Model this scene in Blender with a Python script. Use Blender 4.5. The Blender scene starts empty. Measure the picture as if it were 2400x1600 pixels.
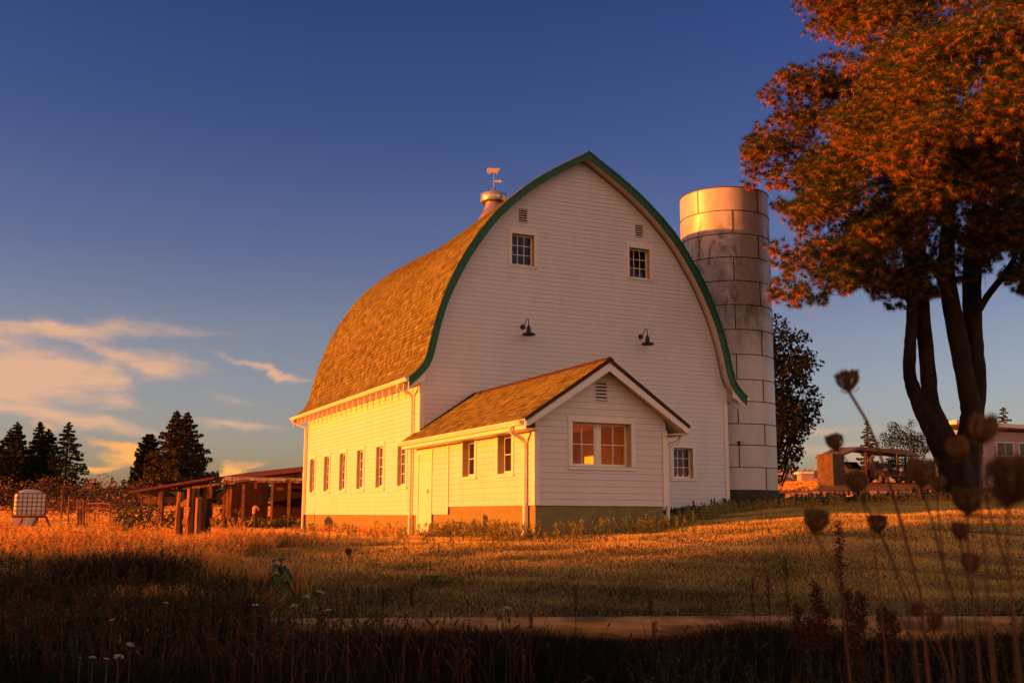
import bpy, math, random
import numpy as np
from mathutils import Vector, Matrix
random.seed(7); np.random.seed(7)
R = math.radians
scene = bpy.context.scene
col = scene.collection

# ------------------------------------------------------------------ camera
FPX, PITCH, ROLL, YAW = 2502.64, .1614, .0046, .4239
CAM = np.array([-10.5727, -30.0426, .6915])
cam_d = bpy.data.cameras.new('camera'); cam = bpy.data.objects.new('camera', cam_d); col.objects.link(cam)
cam_d.sensor_width = 36; cam_d.sensor_fit = 'HORIZONTAL'; cam_d.lens = FPX/2400*36
cam_d.clip_start = .05; cam_d.clip_end = 6000
cam_d.dof.use_dof = True; cam_d.dof.focus_distance = 32; cam_d.dof.aperture_fstop = 6.3
sy, cy, sp, cp, sr, cr = math.sin(YAW), math.cos(YAW), math.sin(PITCH), math.cos(PITCH), math.sin(ROLL), math.cos(ROLL)
fwd = Vector((sy*cp, cy*cp, sp)); rgt0 = Vector((cy, -sy, 0)); up0 = rgt0.cross(fwd)
rgt = rgt0*cr + up0*sr; up = up0*cr - rgt0*sr
M = Matrix((rgt, up, -fwd)).transposed().to_4x4(); M.translation = Vector(CAM); cam.matrix_world = M
scene.camera = cam

def at(px, py, depth):
    """world point seen at photo pixel (px,py) at forward distance depth"""
    v = fwd + rgt*((px-1200)/FPX) + up*(-(py-800)/FPX)
    return Vector(CAM) + v*depth

# ------------------------------------------------------------------ light
SUN_AZ, SUN_EL = R(10), R(5.0)
sdir = Vector((-math.cos(SUN_AZ)*math.cos(SUN_EL), math.sin(SUN_AZ)*math.cos(SUN_EL), math.sin(SUN_EL)))
sd = bpy.data.lights.new('sun', 'SUN'); sd.energy = 5.0; sd.angle = R(.6); sd.color = (1, .225, .018)
so = bpy.data.objects.new('sun', sd); col.objects.link(so)
so.rotation_euler = sdir.to_track_quat('Z', 'Y').to_euler(); so.location = (-40, 0, 40)

class NT:
    def __init__(s, tree): s.t = tree; s.n = tree.nodes; s.l = tree.links
    def add(s, typ, **kw):
        n = s.n.new(typ)
        for k, v in kw.items(): setattr(n, k, v)
        return n
    def _in(s, sock, v):
        if v is None: return
        if hasattr(v, 'links') or isinstance(v, bpy.types.NodeSocket): s.l.new(v, sock)
        else:
            if sock.type == 'RGBA' and not hasattr(v, '__len__'): v = (v, v, v, 1)
            elif sock.type == 'RGBA' and len(v) == 3: v = (*v, 1)
            sock.default_value = v
    def math(s, op, a, b=None, c=None, clamp=False):
        n = s.add('ShaderNodeMath', operation=op, use_clamp=clamp)
        for i, v in enumerate((a, b, c)): s._in(n.inputs[i], v)
        return n.outputs[0]
    def mix(s, f, a, b, bt='MIX'):
        n = s.add('ShaderNodeMix', data_type='RGBA', blend_type=bt, clamp_factor=True)
        s._in(n.inputs[0], f); s._in(n.inputs[6], a); s._in(n.inputs[7], b)
        return n.outputs[2]
    def ramp(s, f, pts, interp='LINEAR'):
        n = s.add('ShaderNodeValToRGB'); n.color_ramp.interpolation = interp
        e = n.color_ramp.elements
        while len(e) < len(pts): e.new(.5)
        for i, (p, c) in enumerate(pts):
            e[i].position = p; e[i].color = (c, c, c, 1) if not hasattr(c, '__len__') else (*c, 1)
        s._in(n.inputs[0], f); return n.outputs[0]
    def noise(s, vec, scale, detail=4, rough=.55, dist=0, out=0):
        n = s.add('ShaderNodeTexNoise')
        s._in(n.inputs['Vector'], vec); n.inputs['Scale'].default_value = scale
        n.inputs['Detail'].default_value = detail; n.inputs['Roughness'].default_value = rough
        n.inputs['Distortion'].default_value = dist
        return n.outputs[out]
    def mapping(s, vec, sc=(1, 1, 1), loc=(0, 0, 0), rot=(0, 0, 0)):
        n = s.add('ShaderNodeMapping'); s._in(n.inputs[0], vec)
        n.inputs['Scale'].default_value = sc; n.inputs['Location'].default_value = loc; n.inputs['Rotation'].default_value = rot
        return n.outputs[0]

def dir_azel(px, py):
    v = at(px, py, 1) - Vector(CAM)
    return math.atan2(v.x, v.y), math.atan2(v.z, math.hypot(v.x, v.y))

world = bpy.data.worlds.new('World'); scene.world = world; world.use_nodes = True
W = NT(world.node_tree); W.n.clear()
wout = W.add('ShaderNodeOutputWorld'); bg = W.add('ShaderNodeBackground'); W.l.new(bg.outputs[0], wout.inputs[0])
sky = W.add('ShaderNodeTexSky', sky_type='NISHITA'); sky.sun_disc = False
sky.sun_elevation = SUN_EL; sky.sun_rotation = math.atan2(sdir.x, sdir.y); sky.air_density = 1.0; sky.dust_density = 1.6; sky.ozone_density = 3.0
tc = W.add('ShaderNodeTexCoord'); sx = W.add('ShaderNodeSeparateXYZ'); W.l.new(tc.outputs['Generated'], sx.inputs[0])
el = W.math('ARCSINE', sx.outputs[2]); az = W.math('ARCTAN2', sx.outputs[0], sx.outputs[1])
SKY_STR = .0515
# tint of the evening sky by height and by compass direction (warm dusk haze low down, added warm fill in the south)
elt = W.math('DIVIDE', el, R(90), clamp=True)
tint = W.ramp(elt, [(0, (3.3, 2.35, 2.3)), (.05, (2.9, 1.95, 2.0)), (.10, (2.6, 1.6, 1.6)), (.15, (1.85, 1.16, 1.45)), (.22, (1.1, .83, 1.3)), (.32, (.64, .60, 1.15)), (.8, (.45, .50, 1.0))])
base = W.mix(1, sky.outputs[0], tint, 'MULTIPLY')
# warm low band added to the unseen south sky to fill the shaded gable
south = W.ramp(W.math('MULTIPLY_ADD', sx.outputs[1], -.5, .5), [(0, 0), (.42, 0), (.66, 1), (1, 1)])
cl = W.ramp(W.noise(W.mapping(tc.outputs['Generated'], (1, 1, 3)), 2.6, 5, .6), [(0, .55), (.4, .7), (.7, 1), (1, 1)])
south_fill = W.mix(1, W.ramp(elt, [(0, (13, 8.0, 6.1)), (.16, (11, 6.8, 5.6)), (.38, (3.0, 2.1, 2.2)), (.7, (1.3, 1.2, 1.7))]), cl, 'MULTIPLY')
base = W.mix(W.math('MULTIPLY', south, .9), base, south_fill)
# orange glow round the setting sun
west = W.math('MULTIPLY', W.ramp(W.math('MULTIPLY', sx.outputs[0], -1), [(0, 0), (.35, 0), (.95, 1), (1, 1)]), W.ramp(elt, [(0, 1), (.12, .9), (.4, 0), (1, 0)]))
base = W.mix(west, base, W.mix(1, base, (1.5, .72, .15), 'MULTIPLY'))
# low sunset clouds in the west and north-west
wv = W.add('ShaderNodeCombineXYZ'); W.l.new(az, wv.inputs[0]); W.l.new(W.math('MULTIPLY', el, 2.2), wv.inputs[1])
wn = W.add('ShaderNodeTexNoise'); W.l.new(wv.outputs[0], wn.inputs['Vector']); wn.inputs['Scale'].default_value = 14; wn.inputs['Detail'].default_value = 5; wn.inputs['Roughness'].default_value = .62
ws = W.add('ShaderNodeSeparateColor'); W.l.new(wn.outputs[1], ws.inputs[0])
azw = W.math('MULTIPLY_ADD', W.math('SUBTRACT', ws.outputs[0], .5), .075, az)
elw = W.math('MULTIPLY_ADD', W.math('SUBTRACT', ws.outputs[1], .5), .03, el)
def blob(x, y, wx, wy, slope, amp, sharp=1.0):
    a0, e0 = dir_azel(x, y); sa, se = wx/2500, wy/2500
    da = W.math('SUBTRACT', azw, a0); de = W.math('SUBTRACT', W.math('SUBTRACT', elw, e0), W.math('MULTIPLY', da, slope))
    q = W.math('ADD', W.math('POWER', W.math('ABSOLUTE', W.math('DIVIDE', da, sa)), 2), W.math('POWER', W.math('ABSOLUTE', W.math('DIVIDE', de, se)), 2))
    return W.math('MULTIPLY', W.math('EXPONENT', W.math('MULTIPLY', q, -sharp)), amp)
def total(bl):
    m = None
    for b in bl:
        v = blob(*b); m = v if m is None else W.math('ADD', m, v)
    return m
soft = total([(150, 770, 260, 14, .05, .55), (-60, 800, 150, 20, .2, .5), (-160, 880, 200, 52, 0, .8), (80, 872, 130, 38, -.05, .8), (210, 880, 70, 22, -.2, .35),
              (250, 815, 130, 16, -.35, .45), (385, 852, 75, 24, -.1, .75), (262, 846, 34, 20, .6, .45), (620, 862, 88, 9, -.32, .85),
              (276, 936, 44, 14, 0, .62), (60, 962, 210, 16, -.12, .75), (-60, 900, 170, 30, 0, .6), (525, 936, 46, 12, -.2, .3), (545, 998, 90, 10, -.12, .55),
              (280, 895, 26, 14, 0, .4), (215, 985, 150, 12, -.15, .35), (1880, 1010, 160, 12, -.03, .35), (1960, 1060, 300, 16, 0, .3)])
fine = W.noise(W.mapping(wv.outputs[0], (1, 2.0, 1)), 26, 6, .65, .6)
fine2 = W.noise(W.mapping(wv.outputs[0], (1, 3.2, 1), (3, 1, 0), (0, 0, .12)), 9, 5, .6, 1.2)
softm = W.ramp(W.math('MULTIPLY', soft, W.math('MULTIPLY', W.math('MULTIPLY_ADD', fine, 1.6, .25), W.math('MULTIPLY_ADD', fine2, 2.2, -.05))), [(0, 0), (.08, .03), (.3, .30), (.7, .70), (1, .9)])
hot = total([(290, 1062, 52, 22, .1, 1.25), (250, 1040, 60, 12, -.2, .7), (345, 1090, 60, 14, 0, .7), (228, 1103, 24, 10, .1, .9), (545, 1108, 42, 15, .35, 1.25), (500, 1122, 60, 10, 0, .8), (100, 1000, 30, 18, 0, .5),
             (-220, 1060, 140, 30, 0, .8), (-500, 1000, 200, 40, 0, .9)])
hotm = W.ramp(W.math('MULTIPLY', hot, W.math('MULTIPLY_ADD', fine, 1.4, .2)), [(0, 0), (.2, 0), (.9, 1), (1, 1)])
c1 = W.mix(W.math('MULTIPLY', softm, .95), base, (6.4, 3.6, 2.15))
c2 = W.mix(W.math('MULTIPLY', hotm, .95), c1, (8.4, 3.7, 1.0))
W.l.new(c2, bg.inputs[0]); bg.inputs[1].default_value = SKY_STR

vs = scene.view_settings; vs.view_transform = 'Standard'; vs.look = 'None'; vs.exposure = 1.3; vs.gamma = 1
scene.render.resolution_x = 1024; scene.render.resolution_y = 682
scene.cycles.max_bounces = 8; scene.cycles.diffuse_bounces = 6; scene.cycles.transparent_max_bounces = 8
scene.cycles.use_denoising = True

# ------------------------------------------------------------------ materials
MATS = {}
def mat(name, color=(.5, .5, .5), rough=.8, metal=0.0, spec=.3):
    if name in MATS: return MATS[name]
    m = bpy.data.materials.new(name); m.use_nodes = True
    b = m.node_tree.nodes['Principled BSDF']
    b.inputs['Base Color'].default_value = (*color, 1); b.inputs['Roughness'].default_value = rough
    b.inputs['Metallic'].default_value = metal; b.inputs['Specular IOR Level'].default_value = spec
    MATS[name] = m; return m
def nodes(m):
    t = NT(m.node_tree); b = m.node_tree.nodes['Principled BSDF']
    tcn = t.add('ShaderNodeTexCoord'); return t, b, tcn.outputs['Object']
def geo(t): return t.add('ShaderNodeNewGeometry')
def bump(t, b, h, strength=.3, dist=.02):
    n = t.add('ShaderNodeBump'); n.inputs['Strength'].default_value = strength; n.inputs['Distance'].default_value = dist
    t._in(n.inputs['Height'], h); t.l.new(n.outputs[0], b.inputs['Normal'])
def noisy(name, c1, c2, scale=3, rough=.85, sc=(1, 1, 1), metal=0, spec=.3, bmp=.2, bdist=.01, lo=.35, hi=.65, detail=6):
    m = mat(name, c1, rough, metal, spec); t, b, o = nodes(m)
    n = t.noise(t.mapping(o, sc), scale, detail, .6)
    t.l.new(t.ramp(n, [(lo, c1), (hi, c2)]), b.inputs['Base Color'])
    if bmp: bump(t, b, n, bmp, bdist)
    return m

def siding(name, e, z0, c=(.80, .77, .72), axis=2):
    m = mat(name, c, .55, 0, .35); t, b, o = nodes(m); s = t.add('ShaderNodeSeparateXYZ'); t.l.new(geo(t).outputs['Position'], s.inputs[0])
    zz = t.math('DIVIDE', t.math('SUBTRACT', s.outputs[2], z0), e)
    fr = t.math('FRACT', zz); row = t.math('FLOOR', zz)
    along = t.math('ADD', s.outputs[0], s.outputs[1])
    wob = t.noise(t.mapping(o, (1, 1, 6)), 3.0, 3)
    line = t.math('MULTIPLY', t.math('LESS_THAN', fr, .07), t.math('MULTIPLY_ADD', wob, .7, .12), clamp=True)  # dark gap line at each lap, with the lap's shadow painted in
    wn_ = t.add('ShaderNodeTexWhiteNoise', noise_dimensions='1D'); t.l.new(row, wn_.inputs['W'])
    # butt joints of the boards
    jx = t.math('FRACT', t.math('ADD', t.math('DIVIDE', along, 3.7), wn_.outputs['Value']))
    joint = t.math('MULTIPLY', t.math('LESS_THAN', jx, .003), .3)
    wn2 = t.add('ShaderNodeTexWhiteNoise', noise_dimensions='2D'); cx = t.add('ShaderNodeCombineXYZ')
    t.l.new(row, cx.inputs[0]); t.l.new(t.math('FLOOR', t.math('ADD', t.math('DIVIDE', along, 3.7), wn_.outputs['Value'])), cx.inputs[1]); t.l.new(cx.outputs[0], wn2.inputs['Vector'])
    stain = t.noise(t.mapping(o, (1.2, 1.2, .25)), 1.4, 6, .65)
    grain = t.noise(t.mapping(o, (1, 1, 14)), 9, 4)
    v = t.math('ADD', t.math('MULTIPLY_ADD', wn2.outputs['Value'], .03, .93), t.math('MULTIPLY_ADD', grain, .08, -.04))
    v = t.math('MULTIPLY', v, t.math('MULTIPLY_ADD', stain, .26, .86))
    base_ = t.mix(1, c, t.mix(1, v, (1, 1, 1), 'MULTIPLY'), 'MULTIPLY')
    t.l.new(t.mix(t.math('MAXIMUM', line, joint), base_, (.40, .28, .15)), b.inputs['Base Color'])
    bump(t, b, grain, .12, .004)
    return m
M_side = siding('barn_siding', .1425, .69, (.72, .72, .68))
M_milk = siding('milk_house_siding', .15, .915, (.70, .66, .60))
M_trim = noisy('trim_paint', (.80, .76, .62), (.72, .67, .53), 5, .5, bmp=.05)
M_jamb = noisy('jamb_bounce_tint', (.56, .44, .20), (.48, .36, .16), 5, .6, bmp=0)  # tinted orange to stand for sunlight bounced into the window recess
M_green = noisy('green_paint', (.008, .085, .035), (.014, .12, .05), 6, .45, bmp=.1)
M_conc = noisy('concrete', (.235, .205, .07), (.18, .155, .05), 3.5, .9, bmp=.3, lo=.3, hi=.7)
def shingle_mat():
    m = mat('cedar_shingle', (.4, .25, .12), .85, 0, .15); t, b, o = nodes(m)
    at_ = t.add('ShaderNodeAttribute', attribute_name='rnd')
    g = t.noise(t.mapping(o, (6, 30, 6)), 3, 4)
    big = t.noise(o, .55, 4)
    f = t.math('ADD', t.math('MULTIPLY', at_.outputs['Fac'], .75), t.math('MULTIPLY_ADD', g, .35, t.math('MULTIPLY_ADD', big, .3, -.27)))
    t.l.new(t.ramp(f, [(0, (.05, .042, .010)), (.35, (.125, .115, .03)), (.65, (.195, .185, .05)), (1, (.30, .29, .09))]), b.inputs['Base Color'])
    bump(t, b, g, .5, .006); return m
M_shin = shingle_mat()
M_shedge = noisy('shingle_edge', (.035, .02, .012), (.07, .035, .02), 8, .9)
def glass_mat(name='window_glass', refl=.01, tint=(.8, .8, .78), fk=.55):
    m = bpy.data.materials.new(name); m.use_nodes = True; t = NT(m.node_tree); t.n.clear()
    o = t.add('ShaderNodeOutputMaterial'); mx = t.add('ShaderNodeMixShader'); tr = t.add('ShaderNodeBsdfTransparent'); gl = t.add('ShaderNodeBsdfGlossy')
    tr.inputs[0].default_value = (*tint, 1); gl.inputs[0].default_value = (.42, .55, 1, 1); gl.inputs['Roughness'].default_value = .02
    fr = t.add('ShaderNodeFresnel'); fr.inputs[0].default_value = 1.5
    cb = t.noise(t.add('ShaderNodeTexCoord').outputs['Object'], 1.7, 2); bp = t.add('ShaderNodeBump'); bp.inputs['Strength'].default_value = .12; bp.inputs['Distance'].default_value = .02
    t.l.new(cb, bp.inputs['Height']); t.l.new(bp.outputs[0], gl.inputs['Normal'])
    t.l.new(t.math('ADD', t.math('MULTIPLY', fr.outputs[0], fk), refl, clamp=True), mx.inputs[0])
    t.l.new(tr.outputs[0], mx.inputs[1]); t.l.new(gl.outputs[0], mx.inputs[2]); t.l.new(mx.outputs[0], o.inputs[0]); return m
M_glass = glass_mat()
M_glass2 = glass_mat('clear_glass', .0, (.9, .85, .7), .22)
M_dark = mat('interior_dark', (.05, .035, .025), .9)
M_room = noisy('interior_wood', (.9, .80, .34), (.8, .68, .27), 2, .7, (1, 1, .3))
M_iron = mat('dark_iron', (.018, .02, .022), .45, .3, .5)
M_galv = noisy('galvanised_metal', (.62, .55, .45), (.45, .38, .30), 4, .33, metal=.75, bmp=.05)
M_brass = noisy('weathered_vane_metal', (.75, .55, .28), (.6, .42, .2), 5, .4, metal=.3, bmp=.05)
M_bark = noisy('pine_bark', (.035, .02, .012), (.010, .006, .004), 2.2, .95, (1, 1, .28), bmp=.9, bdist=.08, lo=.4, hi=.6)
M_wood = noisy('weathered_wood', (.34, .145, .045), (.06, .026, .012), 9, .9, (1.2, 1.2, .10), bmp=1, bdist=.04, lo=.38, hi=.58)
M_wood2 = noisy('grey_board', (.24, .12, .05), (.12, .055, .024), 4, .9, (1, 1, 1), bmp=.4)
M_wdark = noisy('dark_shed_wood', (.045, .018, .010), (.018, .008, .005), 3, .95, (1.5, 1.5, .2), bmp=.4)
M_redroof = noisy('rusty_roof_metal', (.16, .045, .028), (.10, .03, .02), 2, .7, bmp=.1)
def tin_mat():
    m = mat('tin_roof', (.5, .42, .3), .6, .0, .3); t, b, o = nodes(m)
    s = t.add('ShaderNodeSeparateXYZ'); t.l.new(o, s.inputs[0])
    n = t.noise(o, 1.5, 6, .7); st = t.noise(t.mapping(o, (4, .3, .3)), 2, 3)
    t.l.new(t.mix(t.ramp(t.math('ADD', n, t.math('MULTIPLY', st, .3)), [(.5, 0), (.75, 1)]), (.85, .78, .28), (.50, .25, .07)), b.inputs['Base Color'])
    bump(t, b, t.math('SINE', t.math('MULTIPLY', s.outputs[0], 40)), .5, .02); return m
M_tin = tin_mat()
def silo_mat():
    m = mat('silo_steel', (.6, .55, .5), .42, .12, .6); t, b, o = nodes(m)
    g = geo(t); pos = g.outputs['Position']
    n1 = t.noise(t.mapping(pos, (1.2, 1.2, .5), (3, 0, 0), (.0, .55, .3)), 1.3, 7, .7, 1.6)
    n2 = t.noise(t.mapping(pos, (1, 1, 1)), .38, 3)
    n3 = t.noise(t.mapping(pos, (5, 5, .5)), 2.2, 5, .7, .4)
    s = t.add('ShaderNodeSeparateXYZ'); t.l.new(pos, s.inputs[0])
    band = t.ramp(t.math('DIVIDE', s.outputs[2], 14), [(0, 0), (.45, .05), (.58, 1), (.80, 1), (.87, .1), (1, 0)])
    st = t.math('MULTIPLY', t.ramp(n1, [(.42, 0), (.60, 1)]), t.math('MULTIPLY', t.ramp(n2, [(.36, .35), (.55, 1)]), t.math('MULTIPLY_ADD', band, .85, .15)))
    rust = t.ramp(n3, [(.58, 0), (.8, .5)])
    c = t.mix(t.math('MULTIPLY', st, .82), (.56, .52, .46), (.06, .052, .055))
    c = t.mix(rust, c, (.42, .33, .24)); t.l.new(c, b.inputs['Base Color'])
    t.l.new(t.math('MULTIPLY_ADD', st, .3, .36), b.inputs['Roughness'])
    bump(t, b, t.noise(pos, 6, 3), .05, .02); return m
M_silo = silo_mat()
M_dkconc = noisy('dark_concrete', (.05, .05, .03), (.09, .075, .05), 3, .95)  # near-black concrete for the silo base
M_seam = noisy('silo_seam', (.12, .065, .045), (.05, .03, .022), 3, .8)
def attr_mat(name, stops, rough=.7, trans=.25, spec=.2):
    """colour picked per leaf or blade from the face attribute rnd; thin leaves let some light through"""
    m = bpy.data.materials.new(name); m.use_nodes = True; t = NT(m.node_tree); b = m.node_tree.nodes['Principled BSDF']
    a = t.add('ShaderNodeAttribute', attribute_name='rnd'); c = t.ramp(a.outputs['Fac'], stops)
    t.l.new(c, b.inputs['Base Color']); b.inputs['Roughness'].default_value = rough; b.inputs['Specular IOR Level'].default_value = spec
    if trans:
        o = t.n['Material Output']; mx = t.add('ShaderNodeMixShader'); tl = t.add('ShaderNodeBsdfTranslucent'); t.l.new(c, tl.inputs[0])
        mx.inputs[0].default_value = trans; t.l.new(b.outputs[0], mx.inputs[1]); t.l.new(tl.outputs[0], mx.inputs[2]); t.l.new(mx.outputs[0], o.inputs[0])
    return m
M_needle = attr_mat('pine_needles', [(0, (.012, .028, .008)), (.34, (.045, .075, .02)), (.58, (.12, .13, .03)), (.76, (.32, .17, .03)), (1, (.50, .15, .025))], trans=.12)
M_spruce = attr_mat('dark_conifer_needles', [(0, (.006, .012, .004)), (.6, (.018, .024, .008)), (1, (.05, .04, .012))])
M_fir = attr_mat('warm_conifer_needles', [(0, (.02, .024, .008)), (.6, (.075, .06, .018)), (1, (.19, .12, .035))])
M_leaf = attr_mat('broad_leaves', [(0, (.02, .035, .012)), (.6, (.045, .06, .018)), (1, (.12, .09, .03))])
M_leafd = attr_mat('dark_broad_leaves', [(0, (.004, .009, .003)), (.8, (.010, .016, .005)), (1, (.05, .035, .012))], trans=.1)
M_hedge = attr_mat('hedge_leaves', [(0, (.05, .05, .015)), (.4, (.22, .12, .04)), (.75, (.36, .16, .05)), (1, (.45, .22, .07))])
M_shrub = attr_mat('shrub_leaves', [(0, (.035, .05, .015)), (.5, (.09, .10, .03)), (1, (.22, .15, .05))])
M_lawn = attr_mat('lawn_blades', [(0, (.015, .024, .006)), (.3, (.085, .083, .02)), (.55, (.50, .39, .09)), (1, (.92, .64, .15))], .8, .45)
M_dry = attr_mat('dry_grass_blades', [(0, (.12, .12, .03)), (.25, (.42, .24, .06)), (.6, (.80, .42, .08)), (1, (.92, .64, .16))], .8, .45)
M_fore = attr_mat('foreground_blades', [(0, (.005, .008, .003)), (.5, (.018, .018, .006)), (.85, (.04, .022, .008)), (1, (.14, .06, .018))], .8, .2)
M_tang = attr_mat('shaded_weed_leaves', [(0, (.012, .022, .006)), (.5, (.04, .045, .012)), (.85, (.09, .045, .014)), (1, (.22, .16, .08))], .8, .2)  # darker copy of the weed colours, shade put into the leaf colour
M_weed = attr_mat('weed_leaves', [(0, (.07, .11, .025)), (.5, (.26, .25, .06)), (.85, (.52, .40, .10)), (1, (.7, .32, .08))], .7, .4)
M_seed = attr_mat('seed_head', [(0, (.08, .042, .016)), (.5, (.19, .10, .033)), (1, (.32, .19, .065))], .9, .15)
M_stem = mat('dry_stem', (.15, .06, .022), .8)
M_stemg = mat('green_stem', (.03, .034, .012), .7)
M_dock = attr_mat('dock_seeds', [(0, (.03, .014, .008)), (1, (.09, .035, .018))], .9, 0)
M_broad = attr_mat('big_green_leaves', [(0, (.025, .085, .018)), (1, (.06, .15, .035))], .5, .25, .4)
M_white = mat('white_petals', (.40, .36, .28), .8)
M_log = noisy('peeled_log', (.50, .30, .10), (.17, .095, .03), 2.2, .8, (.7, .7, 6), bmp=.9, bdist=.03, lo=.36, hi=.60)
M_plast = noisy('tank_plastic', (.72, .66, .50), (.62, .55, .40), 2, .45, bmp=0)
M_cage = mat('cage_steel', (.16, .09, .045), .6, .3)
M_rust = noisy('rusty_pipe', (.20, .07, .035), (.10, .04, .025), 6, .7)
M_block = noisy('block_concrete', (.13, .085, .05), (.07, .045, .028), 2.5, .9)
M_roofm = noisy('carport_metal', (.10, .095, .10), (.07, .065, .07), 2, .75, metal=0, bmp=.05)
M_steel = noisy('rusty_steel', (.13, .05, .035), (.08, .03, .025), 4, .7)
M_car = mat('dark_car_paint', (.012, .013, .012), .35, .0, .4)
M_carb = mat('black_car_paint', (.012, .011, .010), .35, 0, .4)
M_chrome = mat('chrome', (.22, .20, .18), .3, .8)
M_tyre = mat('tyre_rubber', (.015, .014, .013), .85)
M_lens = mat('headlight_lens', (.7, .68, .62), .1, .2, .8)
M_house = noisy('house_boards', (.38, .29, .25), (.33, .25, .22), 3, .7, (1, 1, .3))
M_wpane = mat('dark_window_pane', (.02, .018, .016), .12, 0, .35)
M_pink = mat('pink_cloth', (.75, .35, .25), .8)
M_soff = noisy('soffit_paint', (.74, .68, .58), (.66, .60, .50), 3, .6, bmp=0)

# ------------------------------------------------------------------ mesh helpers
ORG = {}
def tag(o, label=None, cat=None, group=None, kind=None):
    for k, v in (('label', label), ('category', cat), ('group', group), ('kind', kind)):
        if v: o[k] = v
    return o
def thing(name, loc, label, cat, group=None):
    o = bpy.data.objects.new(name, None); col.objects.link(o); o.location = loc; o.empty_display_size = .2
    ORG[o.name] = Vector(loc); return tag(o, label, cat, group)
class MB:
    def __init__(s): s.v = []; s.f = []
    def add(s, vs, fs):
        n = len(s.v); s.v += [tuple(v) for v in vs]; s.f += [tuple(i+n for i in f) for f in fs]; return s
    def quad(s, *p): return s.add(p, [tuple(range(len(p)))])
    def box(s, x0, x1, y0, y1, z0, z1):
        return s.add([(x0, y0, z0), (x1, y0, z0), (x1, y1, z0), (x0, y1, z0), (x0, y0, z1), (x1, y0, z1), (x1, y1, z1), (x0, y1, z1)],
                     [(3, 2, 1, 0), (4, 5, 6, 7), (0, 1, 5, 4), (1, 2, 6, 5), (2, 3, 7, 6), (3, 0, 4, 7)])
    def beam(s, a, b, w, h, upv=(0, 0, 1)):
        a = Vector(a); b = Vector(b); d = (b-a).normalized(); u = Vector(upv)
        if abs(d.dot(u)) > .98: u = Vector((0, 1, 0))
        x = d.cross(u).normalized(); u = x.cross(d).normalized()
        P = [p + x*i*w/2 + u*j*h/2 for p in (a, b) for i, j in ((-1, -1), (1, -1), (1, 1), (-1, 1))]
        return s.add(P, [(3, 2, 1, 0), (4, 5, 6, 7), (0, 1, 5, 4), (1, 2, 6, 5), (2, 3, 7, 6), (3, 0, 4, 7)])
    def prism(s, pts, d):
        """polygon pts (3D) extruded by vector d"""
        n = len(pts); d = Vector(d); P = [Vector(p) for p in pts] + [Vector(p)+d for p in pts]
        return s.add(P, [tuple(range(n))[::-1], tuple(range(n, 2*n))] + [(i, (i+1) % n, n+(i+1) % n, n+i) for i in range(n)])
    def tube(s, path, r, n=8, cap=True, jit=0):
        path = [Vector(p) for p in path]; rs = r if hasattr(r, '__len__') else [r]*len(path)
        base = len(s.v); X = None
        for i, p in enumerate(path):
            d = (path[min(i+1, len(path)-1)] - path[max(i-1, 0)]).normalized()
            if X is None: X = d.cross(Vector((0, 0, 1)) if abs(d.z) < .9 else Vector((1, 0, 0))).normalized()
            X = (X - d*X.dot(d)).normalized(); Y = d.cross(X)
            for k in range(n):
                a = 2*math.pi*k/n; rr = rs[i]*(1 + (random.uniform(-jit, jit) if jit else 0))
                s.v.append(tuple(p + (X*math.cos(a) + Y*math.sin(a))*rr))
        for i in range(len(path)-1):
            for k in range(n):
                a = base+i*n+k; b = base+i*n+(k+1) % n
                s.f.append((a, b, b+n, a+n))
        if cap:
            s.f.append(tuple(base+k for k in range(n))[::-1]); s.f.append(tuple(base+(len(path)-1)*n+k for k in range(n)))
        return s
    def lathe(s, prof, c, n=20, a0=0):
        c = Vector(c); base = len(s.v)
        for r, z in prof:
            for k in range(n):
                a = a0+2*math.pi*k/n; s.v.append((c.x+r*math.cos(a), c.y+r*math.sin(a), c.z+z))
        for i in range(len(prof)-1):
            for k in range(n):
                a = base+i*n+k; b = base+i*n+(k+1) % n; s.f.append((a, b, b+n, a+n))
        return s
    def build(s, name, m, parent=None, smooth=False, rnd=None):
        me = bpy.data.meshes.new(name); root = Vector((0, 0, 0))
        if parent is not None: root = ORG[parent.name]
        me.from_pydata([(v[0]-root.x, v[1]-root.y, v[2]-root.z) for v in s.v], [], s.f); me.update()
        me.materials.append(m)
        if smooth:
            me.polygons.foreach_set('use_smooth', [True]*len(me.polygons))
            try: me.set_sharp_from_angle(angle=R(40))
            except Exception: pass
        if rnd is not None:
            at_ = me.attributes.new('rnd', 'FLOAT', 'FACE'); at_.data.foreach_set('value', np.asarray(rnd, dtype=np.float32))
        o = bpy.data.objects.new(name, me); col.objects.link(o)
        if parent is not None: o.parent = parent
        ORG[o.name] = root
        return o
def npmesh(name, V, F, m, parent=None, rnd=None, smooth=False):
    """V (n,3), F (m,k) arrays"""
    root = ORG[parent.name] if parent is not None else Vector((0, 0, 0))
    V = np.asarray(V, dtype=np.float32) - np.array(root, dtype=np.float32)
    me = bpy.data.meshes.new(name); k = F.shape[1]
    me.vertices.add(len(V)); me.vertices.foreach_set('co', V.ravel())
    me.loops.add(F.size); me.loops.foreach_set('vertex_index', F.astype(np.int32).ravel())
    me.polygons.add(len(F)); me.polygons.foreach_set('loop_start', np.arange(0, F.size, k, dtype=np.int32))
    me.update(calc_edges=True); me.materials.append(m)
    if rnd is not None:
        a = me.attributes.new('rnd', 'FLOAT', 'FACE'); a.data.foreach_set('value', np.asarray(rnd, dtype=np.float32))
    if smooth: me.polygons.foreach_set('use_smooth', [True]*len(F))
    o = bpy.data.objects.new(name, me); col.objects.link(o)
    if parent is not None: o.parent = parent
    ORG[o.name] = root
    return o
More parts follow.
